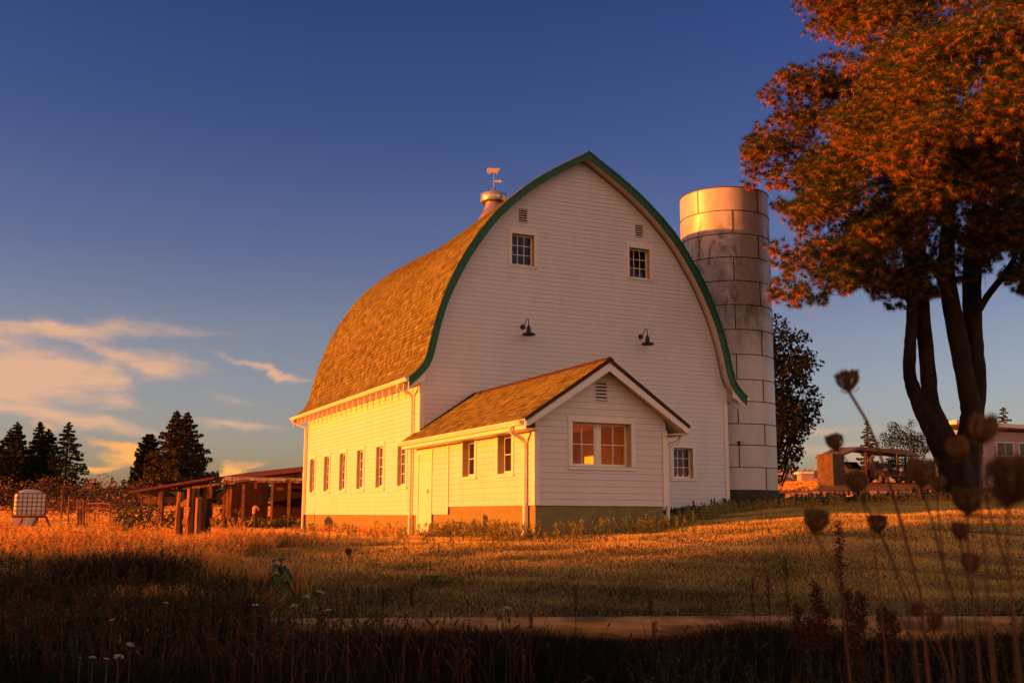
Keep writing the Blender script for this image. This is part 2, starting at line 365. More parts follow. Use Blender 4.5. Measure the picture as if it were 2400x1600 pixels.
def copy_tree(o, d=(0, 0, 0), parent=None):
    c = o.copy(); col.objects.link(c)
    if parent is not None: c.parent = parent
    else: c.parent = o.parent
    c.location = Vector(o.location) + Vector(d)
    ORG[c.name] = ORG[o.name]
    for ch in list(o.children):
        copy_tree(ch, (0, 0, 0), c)
    return c

# ------------------------------------------------------------------ terrain
def G(px, py, depth):
    p = at(px, py, depth); return (p.x, p.y, p.z)
ctrl = [(CAM[0], CAM[1], -.85), (CAM[0]-6, CAM[1]-3, -.9), (CAM[0]+6, CAM[1]-6, -.85), (CAM[0]-10, CAM[1]-20, -.9), (CAM[0]+20, CAM[1]-20, -.8),
        G(600, 1520, 12.3), G(1200, 1505, 12.6), G(1800, 1505, 12.0), G(2350, 1500, 11.6), G(0, 1560, 10.8),
        G(1200, 1352, 18), G(2000, 1345, 18), G(2600, 1340, 18), G(300, 1355, 17.5), G(-400, 1390, 16),
        (0, 0, .02), (0, 14, .0), (-.1, -8, .16), (3.45, -8, .42), (11, 0, .86), (14, 3, 1.02), (20, 14, 1.5), (5, -12, .45),
        G(1950, 1203, 27), G(2400, 1192, 28), G(2900, 1185, 30), G(2250, 1170, 40), G(1950, 1180, 50), G(1950, 1155, 65), G(1950, 1134, 80), G(2400, 1168, 52), G(2400, 1150, 68), G(2000, 1129, 95), G(2600, 1145, 80), G(2000, 1131, 200), G(2600, 1130, 200),
        G(450, 1275, 25), G(650, 1262, 31), G(100, 1245, 38), G(-500, 1240, 38), G(600, 1224, 56), G(200, 1212, 70), G(0, 1196, 95), G(-600, 1190, 95), G(400, 1192, 110), G(100, 1185, 220), G(1200, 1180, 220),
        (-60, 0, .2), (-80, -20, 0), (60, -40, .8), (40, -25, .75)]
ctrl = np.array(ctrl, float)
def phi(a, b): return np.sqrt(((a[:, None, :2]-b[None, :, :2])**2).sum(-1) + 9.0)
_A = phi(ctrl, ctrl); _n = len(ctrl)
_P = np.hstack([np.ones((_n, 1)), ctrl[:, :2]])
_K = np.block([[_A + np.eye(_n)*-.4, _P], [_P.T, np.zeros((3, 3))]])
_w = np.linalg.solve(_K, np.concatenate([ctrl[:, 2], np.zeros(3)]))
def H(x, y):
    x = np.atleast_1d(np.asarray(x, float)); y = np.atleast_1d(np.asarray(y, float)); out = np.empty(len(x))
    for i in range(0, len(x), 40000):
        q = np.stack([x[i:i+40000], y[i:i+40000]], 1)
        rr = np.hypot(q[:, 0]-CAM[0], q[:, 1]-CAM[1]); s_ = np.minimum(1, 240/np.maximum(rr, 1e-6))
        qq = np.stack([CAM[0]+(q[:, 0]-CAM[0])*s_, CAM[1]+(q[:, 1]-CAM[1])*s_], 1)
        h = phi(qq, ctrl) @ _w[:_n] + _w[_n] + qq @ _w[_n+1:]
        h = np.where(rr > 240, (h-CAM[2])*np.minimum(rr/240, 3.2)*.9 + CAM[2] + (rr-240)*.0, h)
        bmp_ = .035*np.sin(q[:, 0]*1.3+np.sin(q[:, 1]*.9)*1.7)*np.sin(q[:, 1]*1.1+1.3*np.sin(q[:, 0]*.6))+.02*np.sin(q[:, 0]*3.1+q[:, 1]*2.3)
        out[i:i+40000] = h + bmp_*np.clip((rr-3)/6, 0, 1)
    return out
def hz(x, y): return float(H(x, y)[0])

nr, na = 190, 300
rad = np.concatenate([[0.0], np.geomspace(.8, 3000, nr)])
ang = np.linspace(0, 2*np.pi, na, endpoint=False)
RR, AA = np.meshgrid(rad, ang, indexing='ij')
GX = (CAM[0] + RR*np.sin(AA)).ravel(); GY = (CAM[1] + RR*np.cos(AA)).ravel()
GV = np.stack([GX, GY, H(GX, GY)], 1)
ii, jj = np.meshgrid(np.arange(nr), np.arange(na), indexing='ij')
a_ = (ii*na + jj).ravel(); b_ = (ii*na + (jj+1) % na).ravel(); GF = np.stack([a_, a_+na, b_+na, b_], 1)
def ground_mat():
    m = mat('dry_ground', (.3, .2, .1), .95, 0, .1); t, b, o = nodes(m)
    n1 = t.noise(o, .35, 6, .65); n2 = t.noise(o, 6, 6, .7); n3 = t.noise(t.mapping(o, (1, 1, 1)), 45, 3, .7)
    c = t.ramp(t.math('ADD', t.math('MULTIPLY', n1, .6), t.math('MULTIPLY', n2, .4)), [(.36, (.09, .08, .025)), (.48, (.32, .20, .06)), (.62, (.55, .31, .10))])
    c = t.mix(t.ramp(n3, [(.3, .55), (.7, 0)]), c, (.06, .04, .015)); t.l.new(c, b.inputs['Base Color'])
    bump(t, b, t.math('ADD', t.math('MULTIPLY', n3, 1.0), n2), .9, .12); return m
M_ground = ground_mat()
tag(npmesh('ground', GV, GF, M_ground, smooth=True), kind='structure')
# dirt yard: a sheet that follows the terrain beyond the silo
def sheet(name, pts, m, lift=.02, n=40):
    P = [Vector((p[0], p[1])) for p in pts]   # quad corners a,b,c,d
    V = []; F = []
    for i in range(n+1):
        for j in range(n+1):
            u, v = i/n, j/n; q = (P[0]*(1-u)+P[1]*u)*(1-v) + (P[3]*(1-u)+P[2]*u)*v
            V.append((q.x, q.y, 0))
    V = np.array(V); V[:, 2] = H(V[:, 0], V[:, 1]) + lift
    for i in range(n):
        for j in range(n): F.append((i*(n+1)+j, (i+1)*(n+1)+j, (i+1)*(n+1)+j+1, i*(n+1)+j+1))
    return npmesh(name, V, np.array(F), m, smooth=True)
M_dirt = noisy('yard_dirt', (.80, .42, .15), (.60, .29, .10), 2.5, .95, bmp=1, bdist=.25)
tag(sheet('dirt_yard', [G(1790, 1180, 50), G(2700, 1174, 50), G(2700, 1155, 66), G(1790, 1155, 66)], M_dirt, .03), kind='structure')

# ------------------------------------------------------------------ building helpers
def siding_wall(P, lim, z0, z1, e, zref, holes, name, m, parent, t=.012, extra=()):
    """lap siding: every course is a board that leans out to a lip at its foot; P(a, off, z) -> point; holes (a0,a1,z0,z1)"""
    mb = MB(); k0 = math.floor((z0-zref)/e + 1e-6)
    zs = zref + k0*e
    while zs < z1 - 1e-6:
        za, zb = max(zs, z0), min(zs+e, z1)
        cuts = sorted({za, zb} | {h for q in holes for h in (q[2], q[3]) if za < h < zb} | {h for h in extra if za < h < zb})
        for c0, c1 in zip(cuts, cuts[1:]):
            zm = (c0+c1)/2; L0 = lim(c0); L1 = lim(c1); Lm = lim(zm)
            iv = [(Lm[0], Lm[1], True, True)]
            for h in holes:
                if h[2] < zm < h[3]:
                    nv = []
                    for a0, a1, l, r_ in iv:
                        if h[0] > a0+1e-4 and h[0] < a1: nv.append((a0, min(h[0], a1), l, False))
                        if h[1] < a1-1e-4 and h[1] > a0: nv.append((max(h[1], a0), a1, False, r_))
                        if h[1] <= a0 or h[0] >= a1: nv.append((a0, a1, l, r_))
                    iv = nv
            o0 = t*(1-(c0-zs)/e); o1 = t*(1-(c1-zs)/e)
            for a0, a1, l, r_ in iv:
                mb.quad(P(L0[0] if l else a0, o0, c0), P(L0[1] if r_ else a1, o0, c0), P(L1[1] if r_ else a1, o1, c1), P(L1[0] if l else a0, o1, c1))
                if abs(c0-zs) < 1e-6:
                    mb.quad(P(a0, 0, c0), P(a1, 0, c0), P(a1, o0, c0), P(a0, o0, c0))
        zs += e
    return mb.build(name, m, parent)

def window(P, a0, a1, z0, z1, cols, rows, parent, depth=.13, cw=.10, hd=.13, flare=.06, sill=.10, sillw=.02, gm=None, mull=None, s_out=.05):
    """P(a, out, z) -> point; the window part is its casing and jambs, with sill, sash and pane as sub-parts"""
    def bx(mb, a0, a1, o0, o1, z0, z1):
        v = [P(a, o, z) for z in (z0, z1) for a, o in ((a0, o0), (a1, o0), (a1, o1), (a0, o1))]
        return mb.add(v, [(3, 2, 1, 0), (4, 5, 6, 7), (0, 1, 5, 4), (1, 2, 6, 5), (2, 3, 7, 6), (3, 0, 4, 7)])
    c = MB(); o1 = .030
    bx(c, a0-cw, a0, .001, o1, z0-.0, z1); bx(c, a1, a1+cw, .001, o1, z0, z1)
    hv = [P(a, o, z) for o in (.001, o1+.004) for a, z in ((a0-cw, z1), (a1+cw, z1), (a1+cw+flare, z1+hd), (a0-cw-flare, z1+hd))]
    c.add(hv, [(3, 2, 1, 0), (4, 5, 6, 7), (0, 1, 5, 4), (1, 2, 6, 5), (2, 3, 7, 6), (3, 0, 4, 7)])
    jt = .018; jm = MB()
    bx(jm, a0-jt, a0+.002, -depth, 0, z0, z1); bx(jm, a1-.002, a1+jt, -depth, 0, z0, z1); bx(jm, a0, a1, -depth, 0, z1-.002, z1+jt)
    w = c.build('window', M_trim, parent)
    jm.build('jamb', M_jamb, w)
    s_ = MB(); v = [P(a, o, z) for a in (a0-cw-sillw, a1+cw+sillw) for o, z in ((-depth, z0-sill*.2), (s_out, z0-sill*.35), (s_out, z0-sill), (-depth, z0-sill))]
    s_.add(v, [(0, 1, 2, 3), (7, 6, 5, 4), (0, 4, 5, 1), (1, 5, 6, 2), (2, 6, 7, 3), (3, 7, 4, 0)])
    s_.build('sill', M_trim, w)
    d0, d1 = -depth+.002, -depth+.035; f = .045
    sh = MB(); spans = [(a0+.002, a1-.002)]
    if mull:
        mid = (a0+a1)/2; spans = [(a0+.002, mid-mull/2), (mid+mull/2, a1-.002)]; bx(sh, mid-mull/2, mid+mull/2, d0-.004, d1+.012, z0, z1)
    pn = MB()
    for b0, b1 in spans:
        bx(sh, b0, b0+f, d0, d1, z0, z1); bx(sh, b1-f, b1, d0, d1, z0, z1)
        bx(sh, b0+f, b1-f, d0, d1, z0, z0+f*1.5); bx(sh, b0+f, b1-f, d0, d1, z1-f, z1-.002)
        A0, A1, Z0, Z1 = b0+f, b1-f, z0+f*1.5, z1-f
        for k in range(1, cols): x = A0+(A1-A0)*k/cols; bx(sh, x-.010, x+.010, d0+.004, d1-.004, Z0, Z1)
        for k in range(1, rows): z = Z0+(Z1-Z0)*k/rows; bx(sh, A0, A1, d0+.006, d1-.006, z-.010, z+.010)
        m_ = (d0+d1)/2-.006; pn.quad(P(A0, m_, Z0), P(A1, m_, Z0), P(A1, m_, Z1), P(A0, m_, Z1))
    sh.build('sash', M_trim, w); pn.build('pane', gm or M_glass, w)
    return w

def vent(P, a0, a1, z0, z1, n, parent):
    def bx(mb, a0, a1, o0, o1, z0, z1):
        v = [P(a, o, z) for z in (z0, z1) for a, o in ((a0, o0), (a1, o0), (a1, o1), (a0, o1))]
        return mb.add(v, [(3, 2, 1, 0), (4, 5, 6, 7), (0, 1, 5, 4), (1, 2, 6, 5), (2, 3, 7, 6), (3, 0, 4, 7)])
    mb = MB(); f = .022
    bx(mb, a0-f, a0, -.08, .028, z0-f, z1+f); bx(mb, a1, a1+f, -.08, .028, z0-f, z1+f)
    bx(mb, a0, a1, -.08, .027, z1, z1+f); bx(mb, a0, a1, -.08, .027, z0-f, z0)
    for k in range(n):
        zt = z0 + (z1-z0)*(k+.98)/n; zb = z0 + (z1-z0)*(k+.42)/n
        v = [P(a, o, z) for a in (a0, a1) for o, z in ((-.05, zt), (.02, zb), (.02, zb-.010), (-.05, zt-.010))]
        mb.add(v, [(0, 1, 2, 3), (7, 6, 5, 4), (0, 4, 5, 1), (1, 5, 6, 2), (2, 6, 7, 3), (3, 7, 4, 0)])
    w = mb.build('louvre_vent', M_trim, parent)
    bk = MB(); bk.quad(P(a0, -.075, z0), P(a1, -.075, z0), P(a1, -.075, z1), P(a0, -.075, z1)); bk.build('vent_back', M_dark, w)

def resample(pts, n_or_step):
    P = np.array(pts, float); d = np.concatenate([[0], np.cumsum(np.hypot(*np.diff(P, axis=0).T))])
    n = max(2, int(round(d[-1]/n_or_step))+1); s = np.linspace(0, d[-1], n)
    return np.stack([np.interp(s, d, P[:, 0]), np.interp(s, d, P[:, 1])], 1)
def smooth_curve(pts, it=2):
    P = np.array(pts, float)
    for _ in range(it):
        Q = [P[0]]
        for a, b in zip(P, P[1:]): Q += [a*.75+b*.25, a*.25+b*.75]
        Q.append(P[-1]); P = np.array(Q)
    return P

def shingles(path2d, to3, y0, y1, expo, name, m, parent, wmin=.09, wmax=.20, th=.02, ragged=.03):
    """cedar shingles laid course by course; path2d runs from eave to ridge; to3(u, z, y) -> point"""
    P = resample(path2d, expo); V = []; F = []; rnd = []
    for i in range(len(P)-1):
        a = P[i]; b = P[i+1]; d = (b-a)/np.linalg.norm(b-a); nrm = np.array([-d[1], d[0]])
        if nrm[1] < 0 or (abs(nrm[1]) < 1e-3 and nrm[0] < 0): nrm = -nrm
        if nrm @ np.array([1, 1]) < 0: nrm = -nrm
        y = y0 - random.uniform(0, .02)
        while y < y1:
            w = random.uniform(wmin, wmax); ye = min(y+w-.006, y1)
            if ye - y < .03: break
            t1 = th*random.uniform(.7, 1.35); lo = a - d*random.uniform(0, .012) + nrm*t1; hi = b + d*.01 + nrm*.003; bt = a - d*.004
            k = len(V)
            for q in (lo, hi):
                V += [to3(q[0], q[1], y), to3(q[0], q[1], ye)]
            V += [to3(bt[0], bt[1], y), to3(bt[0], bt[1], ye), to3(b[0], b[1], y), to3(b[0], b[1], ye)]
            F += [(k, k+1, k+3, k+2), (k+4, k+5, k+1, k), (k+4, k, k+2, k+6), (k+1, k+5, k+7, k+3)]
            r_ = min(1, max(0, random.gauss(.5, .24))); rnd += [r_, r_*.35, r_*.3, r_*.3]; y += w
    return npmesh(name, np.array(V), np.array(F), m, parent, rnd)

# ------------------------------------------------------------------ barn
BW, BL = 11.0, 14.05
PRO = [(0, 12.47), (.5, 12.18), (1.16, 11.79), (1.82, 11.36), (2.42, 10.89), (2.95, 10.42), (3.45, 9.90), (3.96, 9.20), (4.30, 8.70), (4.65, 8.05), (4.93, 7.42), (5.13, 6.86), (5.31, 6.27), (5.44, 5.70), (5.53, 5.32), (5.64, 5.08), (5.80, 4.90), (6.04, 4.69)]
PIN = [(0, 12.24), (.66, 11.83), (1.32, 11.43), (1.98, 10.95), (2.6, 10.43), (3.27, 9.74), (3.85, 8.93), (4.25, 8.28), (4.65, 7.48), (4.87, 6.95), (5.05, 6.35), (5.19, 5.75), (5.27, 5.38), (5.37, 5.10), (5.55, 4.86), (5.78, 4.63), (6.02, 4.41)]
PO = smooth_curve(PRO, 2); PI_ = smooth_curve(PIN, 2)
def inset(P, d):
    T = np.gradient(P, axis=0); T /= np.linalg.norm(T, axis=1)[:, None]
    N = np.stack([-T[:, 1], T[:, 0]], 1); N *= -np.sign(N[:, 1:2]*0 + (N @ np.array([1., 1.]))[:, None])
    Q = P + N*d; Q[0, 0] = 0; return Q
barn = thing('barn', (5.5, 0, .3), 'big white barn with a curved cedar shingle roof and green edge boards', 'barn')
sides = [(-1, 'left'), (1, 'right')]
YF, YB = -.44, 14.5
def warp(u, z, y):
    """the old roof sags along its ridge and narrows a little towards the far end"""
    t = min(1, max(0, (y+.5)/15)); w = max(0, (z-6)/6.47)**.7
    nar = .11*max(0, min(1, (y-4)/10))*max(0, min(1, (z-4.7)/.8))*max(0, min(1, (10-z)/2.5))
    return (max(0, u-nar), z - .30*math.sin(math.pi*t**1.12)*w)
def RP(sgn, u, y, z):
    a, b = warp(u, z, y); return (5.5+sgn*a, y, b)
# roof: shingles on each slope, deck with painted underside, green edge boards at both ends
for sgn, _ in sides:
    t3 = lambda u, z, y, sgn=sgn: RP(sgn, u, y, z)
    shingles(PO[::-1], t3, -.50, 14.52, .15, 'roof', M_shin, barn)
dk = MB(); D0 = inset(PO, .012); D1 = inset(PO, .11); D0 = resample(D0, .2); D1 = resample(D1, .2); nn = min(len(D0), len(D1))
D0 = resample(inset(PO, .012), .2); s_ = len(D0); D1q = inset(PO, .11); dd = np.linspace(0, 1, s_)
def param(P, n):
    d = np.concatenate([[0], np.cumsum(np.hypot(*np.diff(P, axis=0).T))]); s = np.linspace(0, d[-1], n)
    return np.stack([np.interp(s, d, P[:, 0]), np.interp(s, d, P[:, 1])], 1)
D1 = param(D1q, s_)
ysd = np.linspace(YF, YB, 14)
for sgn in (-1, 1):
    for i in range(s_-1):
        for y0_, y1_ in zip(ysd, ysd[1:]):
            q = [RP(sgn, *(D[j][0], y, D[j][1])) for y in (y0_, y1_) for D, j in ((D0, i), (D0, i+1), (D1, i+1), (D1, i))]
            dk.add(q, [(0, 1, 5, 4), (2, 3, 7, 6)] + ([(3, 2, 1, 0)] if y0_ == YF else []) + ([(4, 5, 6, 7)] if y1_ == YB else []))
    a, b = D0[-1], D1[-1]; dk.quad(RP(sgn, a[0], YF, a[1]), RP(sgn, b[0], YF, b[1]), RP(sgn, b[0], YB, b[1]), RP(sgn, a[0], YB, a[1]))
dk.build('roof_deck', M_soff, barn)
# ridge cap
rc = MB(); ysr = np.linspace(-.49, 14.5, 16)
for sgn in (-1, 1):
    for y0_, y1_ in zip(ysr, ysr[1:]):
        q = [RP(sgn, u, y, z) for y in (y0_, y1_) for u, z in ((0, 12.50), (.14, 12.415), (.14, 12.39), (0, 12.47))]
        rc.add(q, [(0, 1, 5, 4), (1, 2, 6, 5), (3, 2, 1, 0), (4, 5, 6, 7)])
rc.build('ridge_cap', M_shedge, barn)
for yb0, yb1 in ((-.485, -.442), (14.502, 14.545)):
    fb = MB(); A = param(inset(PO, .035), 70); B = param(PI_, 70)
    for sgn in (-1, 1):
        for i in range(69):
            p = [(A[i][0], A[i][1]), (A[i+1][0], A[i+1][1]), (B[i+1][0], B[i+1][1]), (B[i][0], B[i][1])]
            fb.add([RP(sgn, x, y, z) for y in (yb0, yb1) for x, z in p], [(3, 2, 1, 0), (4, 5, 6, 7), (0, 1, 5, 4), (2, 3, 7, 6)])
        a, b = A[-1], B[-1]
        fb.quad(*[(5.5+sgn*q[0], y, q[1]) for q, y in ((a, yb0), (b, yb0), (b, yb1), (a, yb1))])
    fb.build('edge_board', M_green, barn)
# shingle butt edge over the green board
se = MB(); A = param(PO, 90); B = param(inset(PO, .045), 90)
for sgn in (-1, 1):
    for i in range(89):
        p = [(5.5+sgn*A[i][0], A[i][1]), (5.5+sgn*A[i+1][0], A[i+1][1]), (5.5+sgn*B[i+1][0], B[i+1][1]), (5.5+sgn*B[i][0], B[i][1])]
        se.add([(x, y, z) for y in (-.512, -.486) for x, z in p], [(3, 2, 1, 0), (4, 5, 6, 7), (0, 1, 5, 4), (2, 3, 7, 6)])
se.build('shingle_edge', M_green, barn)
# walls
def uin(z): return float(np.interp(z, PI_[::-1, 1], PI_[::-1, 0]))
WT = 5.05
def lim_gable(z): 
    u = 5.5 if z < WT else min(5.5, uin(z)+.03)
    return (5.5-u, 5.5+u)
upw = [(2.96, 3.742), (7.258, 8.04)]
gh = [(a, b, 8.53, 9.545) for a, b in upw] + [(8.843, 9.596, 1.93, 2.93)] + [(3.19, 3.50, 9.93, 10.39), (7.50, 7.81, 9.93, 10.39)]
PG = lambda a, o, z: (a, -o, z)
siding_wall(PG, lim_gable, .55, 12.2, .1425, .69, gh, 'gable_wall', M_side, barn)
yo = [13.334-2.268*k for k in range(6)]
sh_ = [(y-.77, y, 1.58, 2.91) for y in yo]
PL = lambda a, o, z: (-o, a, z)
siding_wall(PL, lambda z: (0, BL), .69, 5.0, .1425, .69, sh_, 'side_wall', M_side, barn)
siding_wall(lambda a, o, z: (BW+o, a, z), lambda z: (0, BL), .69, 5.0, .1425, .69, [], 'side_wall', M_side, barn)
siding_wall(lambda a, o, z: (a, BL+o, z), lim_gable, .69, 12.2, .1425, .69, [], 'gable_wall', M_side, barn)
cb = MB()
cb.box(-.030, -.0135, .002, .115, .70, 4.99); cb.build('corner_board', M_trim, barn)
MB().box(-.030, .115, -.032, -.0135, .70, 5.0).build('corner_board', M_trim, barn)
MB().box(BW-.115, BW+.030, -.032, -.0135, .60, 4.99).build('corner_board', M_trim, barn)
MB().box(-.030, -.0135, BL-.115, BL+.02, .70, 4.99).build('corner_board', M_trim, barn)
fd = MB(); fd.box(.02, BW-.02, .02, BL-.02, -.9, .688); fd.build('foundation', M_conc, barn)
MB().box(.25, BW-.25, .3, BL-.3, .70, .74).build('floor', M_dark, barn)
MB().box(.25, BW-.25, .35, BL-.3, 4.6, 4.7).build('loft_floor', M_dark, barn)
w0 = None
for k, y in enumerate(yo):
    if w0 is None: w0 = window(PL, y-.77, y, 1.58, 2.91, 3, 4, barn, cw=.155, hd=.14, flare=.05, sill=.11, sillw=.04, depth=.13)
    else: copy_tree(w0, (0, y-yo[0], 0))
w1 = window(PG, *upw[0], 8.53, 9.545, 3, 3, barn, cw=.105, hd=.16, flare=.06, sill=.07, sillw=.0, depth=.20)
copy_tree(w1, (upw[1][0]-upw[0][0], 0, 0))
window(PG, 8.843, 9.596, 1.93, 2.93, 3, 3, barn, cw=.125, hd=.14, flare=.05, sill=.09, sillw=.0, depth=.20)
vent(PG, 3.19, 3.50, 9.93, 10.39, 6, barn); vent(PG, 7.50, 7.81, 9.93, 10.39, 6, barn)
# exposed rafter tails below the eaves
rys = [-.42] + [.05+.684*k for k in range(22)]
def rafter(y, sgn):
    x = lambda u: 5.5+sgn*u
    return [(x(5.5), y, 5.00), (x(5.62), y, 4.93), (x(5.78), y, 4.75), (x(6.02), y, 4.55), (x(6.03), y, 4.315), (x(5.5), y, 4.66)]
for sgn in (-1, 1):
    r0 = None
    for y in rys:
        if sgn == 1 and y > 3: break
        if r0 is None: r0 = MB().prism(rafter(y, sgn), (0, .045, 0)).build('rafter_tail', M_trim, barn); y0_ = y
        else: copy_tree(r0, (0, y-y0_, 0))
def gutter(x, y0, y1, z, sgn, parent, s=1.0):
    """K-shaped gutter; x is the back of it, sgn the way it faces"""
    pr = [(0, 0), (.0, -.105), (.075, -.105), (.095, -.06), (.115, -.03), (.118, 0), (.108, 0), (.10, -.025), (.07, -.095), (.008, -.095), (.008, 0)]
    g = MB(); g.prism([(x+sgn*a*s, y0, z+b*s) for a, b in pr], (0, y1-y0, 0))
    cap = [(x+sgn*a*s, 0, z+b*s) for a, b in pr[:6]]
    for y in (y0-.004, y1): g.prism([(p[0], y, p[2]) for p in cap], (0, .004, 0))
    return g.build('gutter', M_trim, parent)
gutter(-.545, -.47, 14.55, 4.675, -1, barn); gutter(BW+.545, -.47, 14.55, 4.675, 1, barn)
def downspout(path, parent, w=.085, d=.06):
    mb = MB(); mb.tube(path, [w/2*1.15]*len(path), 8); return mb.build('downspout', M_trim, parent, smooth=True)
downspout([(-.61, .32, 4.58), (-.61, .32, 4.50), (-.56, .35, 4.44), (-.14, .51, 4.30), (-.09, .54, 4.22), (-.085, .54, 4.1), (-.085, .54, .05), (-.16, .54, -.02)], barn)
downspout([(-.61, 14.15, 4.58), (-.61, 14.15, 4.50), (-.56, 14.13, 4.44), (-.16, 14.0, 4.30), (-.11, 13.98, 4.22), (-.10, 13.98, 4.1), (-.10, 13.98, .12), (-.2, 13.98, .04)], barn)
st = MB(); st.box(-.045, -.02, .47, .61, 3.72, 3.76); st.box(-.14, -.045, .485, .60, 3.72, 3.76); st.build('downspout_strap', M_trim, barn)
# ventilator with cow weather vane on the ridge
CV = Vector((5.5, 7.4, 12.12))
vt = MB().lathe([(.72, -.35), (.60, .05), (.44, .35), (.335, .62), (.33, .88), (.335, .90)], CV, 28).build('ventilator', M_galv, barn, smooth=True)
MB().lathe([(.33, .80), (.50, .74), (.515, .76), (.515, 1.06), (.50, 1.08), (.12, 1.15), (.075, 1.24), (.03, 1.38), (.02, 1.42)], CV, 32).build('ventilator_cap', M_galv, vt, smooth=True)
vn = MB().tube([CV+Vector((0, 0, 1.38)), CV+Vector((0, 0, 2.0))], .014, 6)
cx_, cz_ = CV.x-.02, CV.z+1.92
vd = Vector((.93, -.37, 0))
cow = [(-.25, .22), (-.22, .24), (0, .225), (.16, .235), (.245, .24), (.25, .20), (.26, .17), (.245, .145), (.20, .15), (.185, .10), (.16, .06), (.155, .0), (.135, -.01), (.12, .0), (.115, .045), (.07, .05), (-.03, .06), (-.10, .05), (-.14, .03), (-.15, -.01), (-.175, -.02), (-.195, .02), (-.205, .045), (-.23, .035), (-.25, .05), (-.255, .13)]
vm = MB().prism([Vector((cx_, CV.y, cz_)) + vd*(a*1.0) + Vector((0, 0, b*1.05)) for a, b in cow], Vector((.37, .93, 0))*.012).build('weather_vane', M_brass, vt)
ar = [(.0, .05), (.24, .03), (.24, .06), (.34, -.02), (.22, -.09), (.22, -.06), (.0, -.02)]
vr = Vector((.80, -.6, 0))
vn.prism([CV+Vector((0, 0, 1.62))+vr*a+Vector((0, 0, b)) for a, b in ar], (.006, .008, 0)); vn.build('vane_rod', M_galv, vt)

# gooseneck lamps
def lamp(x, z, label):
    t = thing('gooseneck_lamp', (x, -.03, z), label, 'lamp', 'gooseneck lamps on the barn gable')
    mt = MB(); n = 16
    for r_, o in ((.001, -.055), (.06, -.05), (.08, -.03), (.085, 0)):
        for k in range(n): mt.v.append((x+r_*math.cos(2*math.pi*k/n), -.03+o+.012, z+r_*math.sin(2*math.pi*k/n)))
    for i in range(3):
        for k in range(n): a = i*n+k; b = i*n+(k+1) % n; mt.f.append((a, b, b+n, a+n))
    mt.build('mount', M_iron, t, smooth=True)
    sx_ = x+.02; sy_ = -.42
    pts = [(x, -.07, z), (x, -.15, z+.02), (x, -.22, z+.12), (x+.005, -.30, z+.21), (x+.01, -.37, z+.22), (x+.02, sy_, z+.15), (sx_, sy_, z+.02), (sx_, sy_, z-.04)]
    MB().tube(smooth3(pts), .013, 8).build('arm', M_iron, t, smooth=True)
    MB().lathe([(.018, .02), (.03, -.02), (.055, -.06), (.068, -.13), (.07, -.22), (.09, -.235), (.17, -.26), (.215, -.30), (.22, -.315), (.205, -.312), (.16, -.275), (.06, -.25), (.0, -.25)], (sx_, sy_, z), 28).build('shade', M_iron, t, smooth=True)
    return t
def smooth3(pts, it=2):
    P = [Vector(p) for p in pts]
    for _ in range(it):
        Q = [P[0]]
        for a, b in zip(P, P[1:]): Q += [a*.75+b*.25, a*.25+b*.75]
        Q.append(P[-1]); P = Q
    return P
lamp(3.345, 6.54, 'dark gooseneck lamp on the gable, below the window nearer the brown roof slope')
lamp(7.644, 6.54, 'dark gooseneck lamp on the gable, below the window nearer the silo')

# ------------------------------------------------------------------ milk house
MX0, MX1, MY = -.05, 3.44, -8.036
milk = thing('milk_house', (1.7, -4, .4), 'small white gabled annex with cedar shingle roof joined to the barn front', 'annex')
SL = (4.313-2.845)/(3.85-1.70)
def mz(x): return 4.313-abs(x-1.70)*SL
PR = lambda a, o, z: (MX0-o, a, z)     # left wall
PF = lambda a, o, z: (a, MY-o, z)
lh = [(-4.448, -3.62, 1.69, 2.60), (-6.772, -5.943, 1.69, 2.60)]
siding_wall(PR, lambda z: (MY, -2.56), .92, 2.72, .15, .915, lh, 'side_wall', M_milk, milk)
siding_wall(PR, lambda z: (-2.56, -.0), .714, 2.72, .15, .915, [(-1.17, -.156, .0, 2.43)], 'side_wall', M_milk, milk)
wall_top = lambda z: ((MX0, MX1) if z < 2.72 else (max(MX0, 1.70-(4.15-z)/SL), min(MX1, 1.70+(4.15-z)/SL)))
fh = [(.897, 2.47, 1.83, 2.85), (1.515, 1.835, 3.36, 3.85)]
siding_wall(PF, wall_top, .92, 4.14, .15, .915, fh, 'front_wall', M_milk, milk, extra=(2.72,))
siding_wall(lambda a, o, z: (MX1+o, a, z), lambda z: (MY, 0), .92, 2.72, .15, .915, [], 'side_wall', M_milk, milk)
fo = MB(); fo.box(MX0+.02, MX1-.10, MY+.03, -2.50, -.6, .918); fo.build('foundation', M_conc, milk)
MB().box(MX0+.03, MX0+.2, -2.498, -1.19, -.6, .712).build('foundation', M_conc, milk)
MB().box(MX0+.03, MX0+.2, -.14, -.035, -.6, .712).build('foundation', M_conc, milk)
MB().box(MX0-.02, MX0+.2, -1.19, -.14, -.6, .13).build('door_step', M_conc, milk)
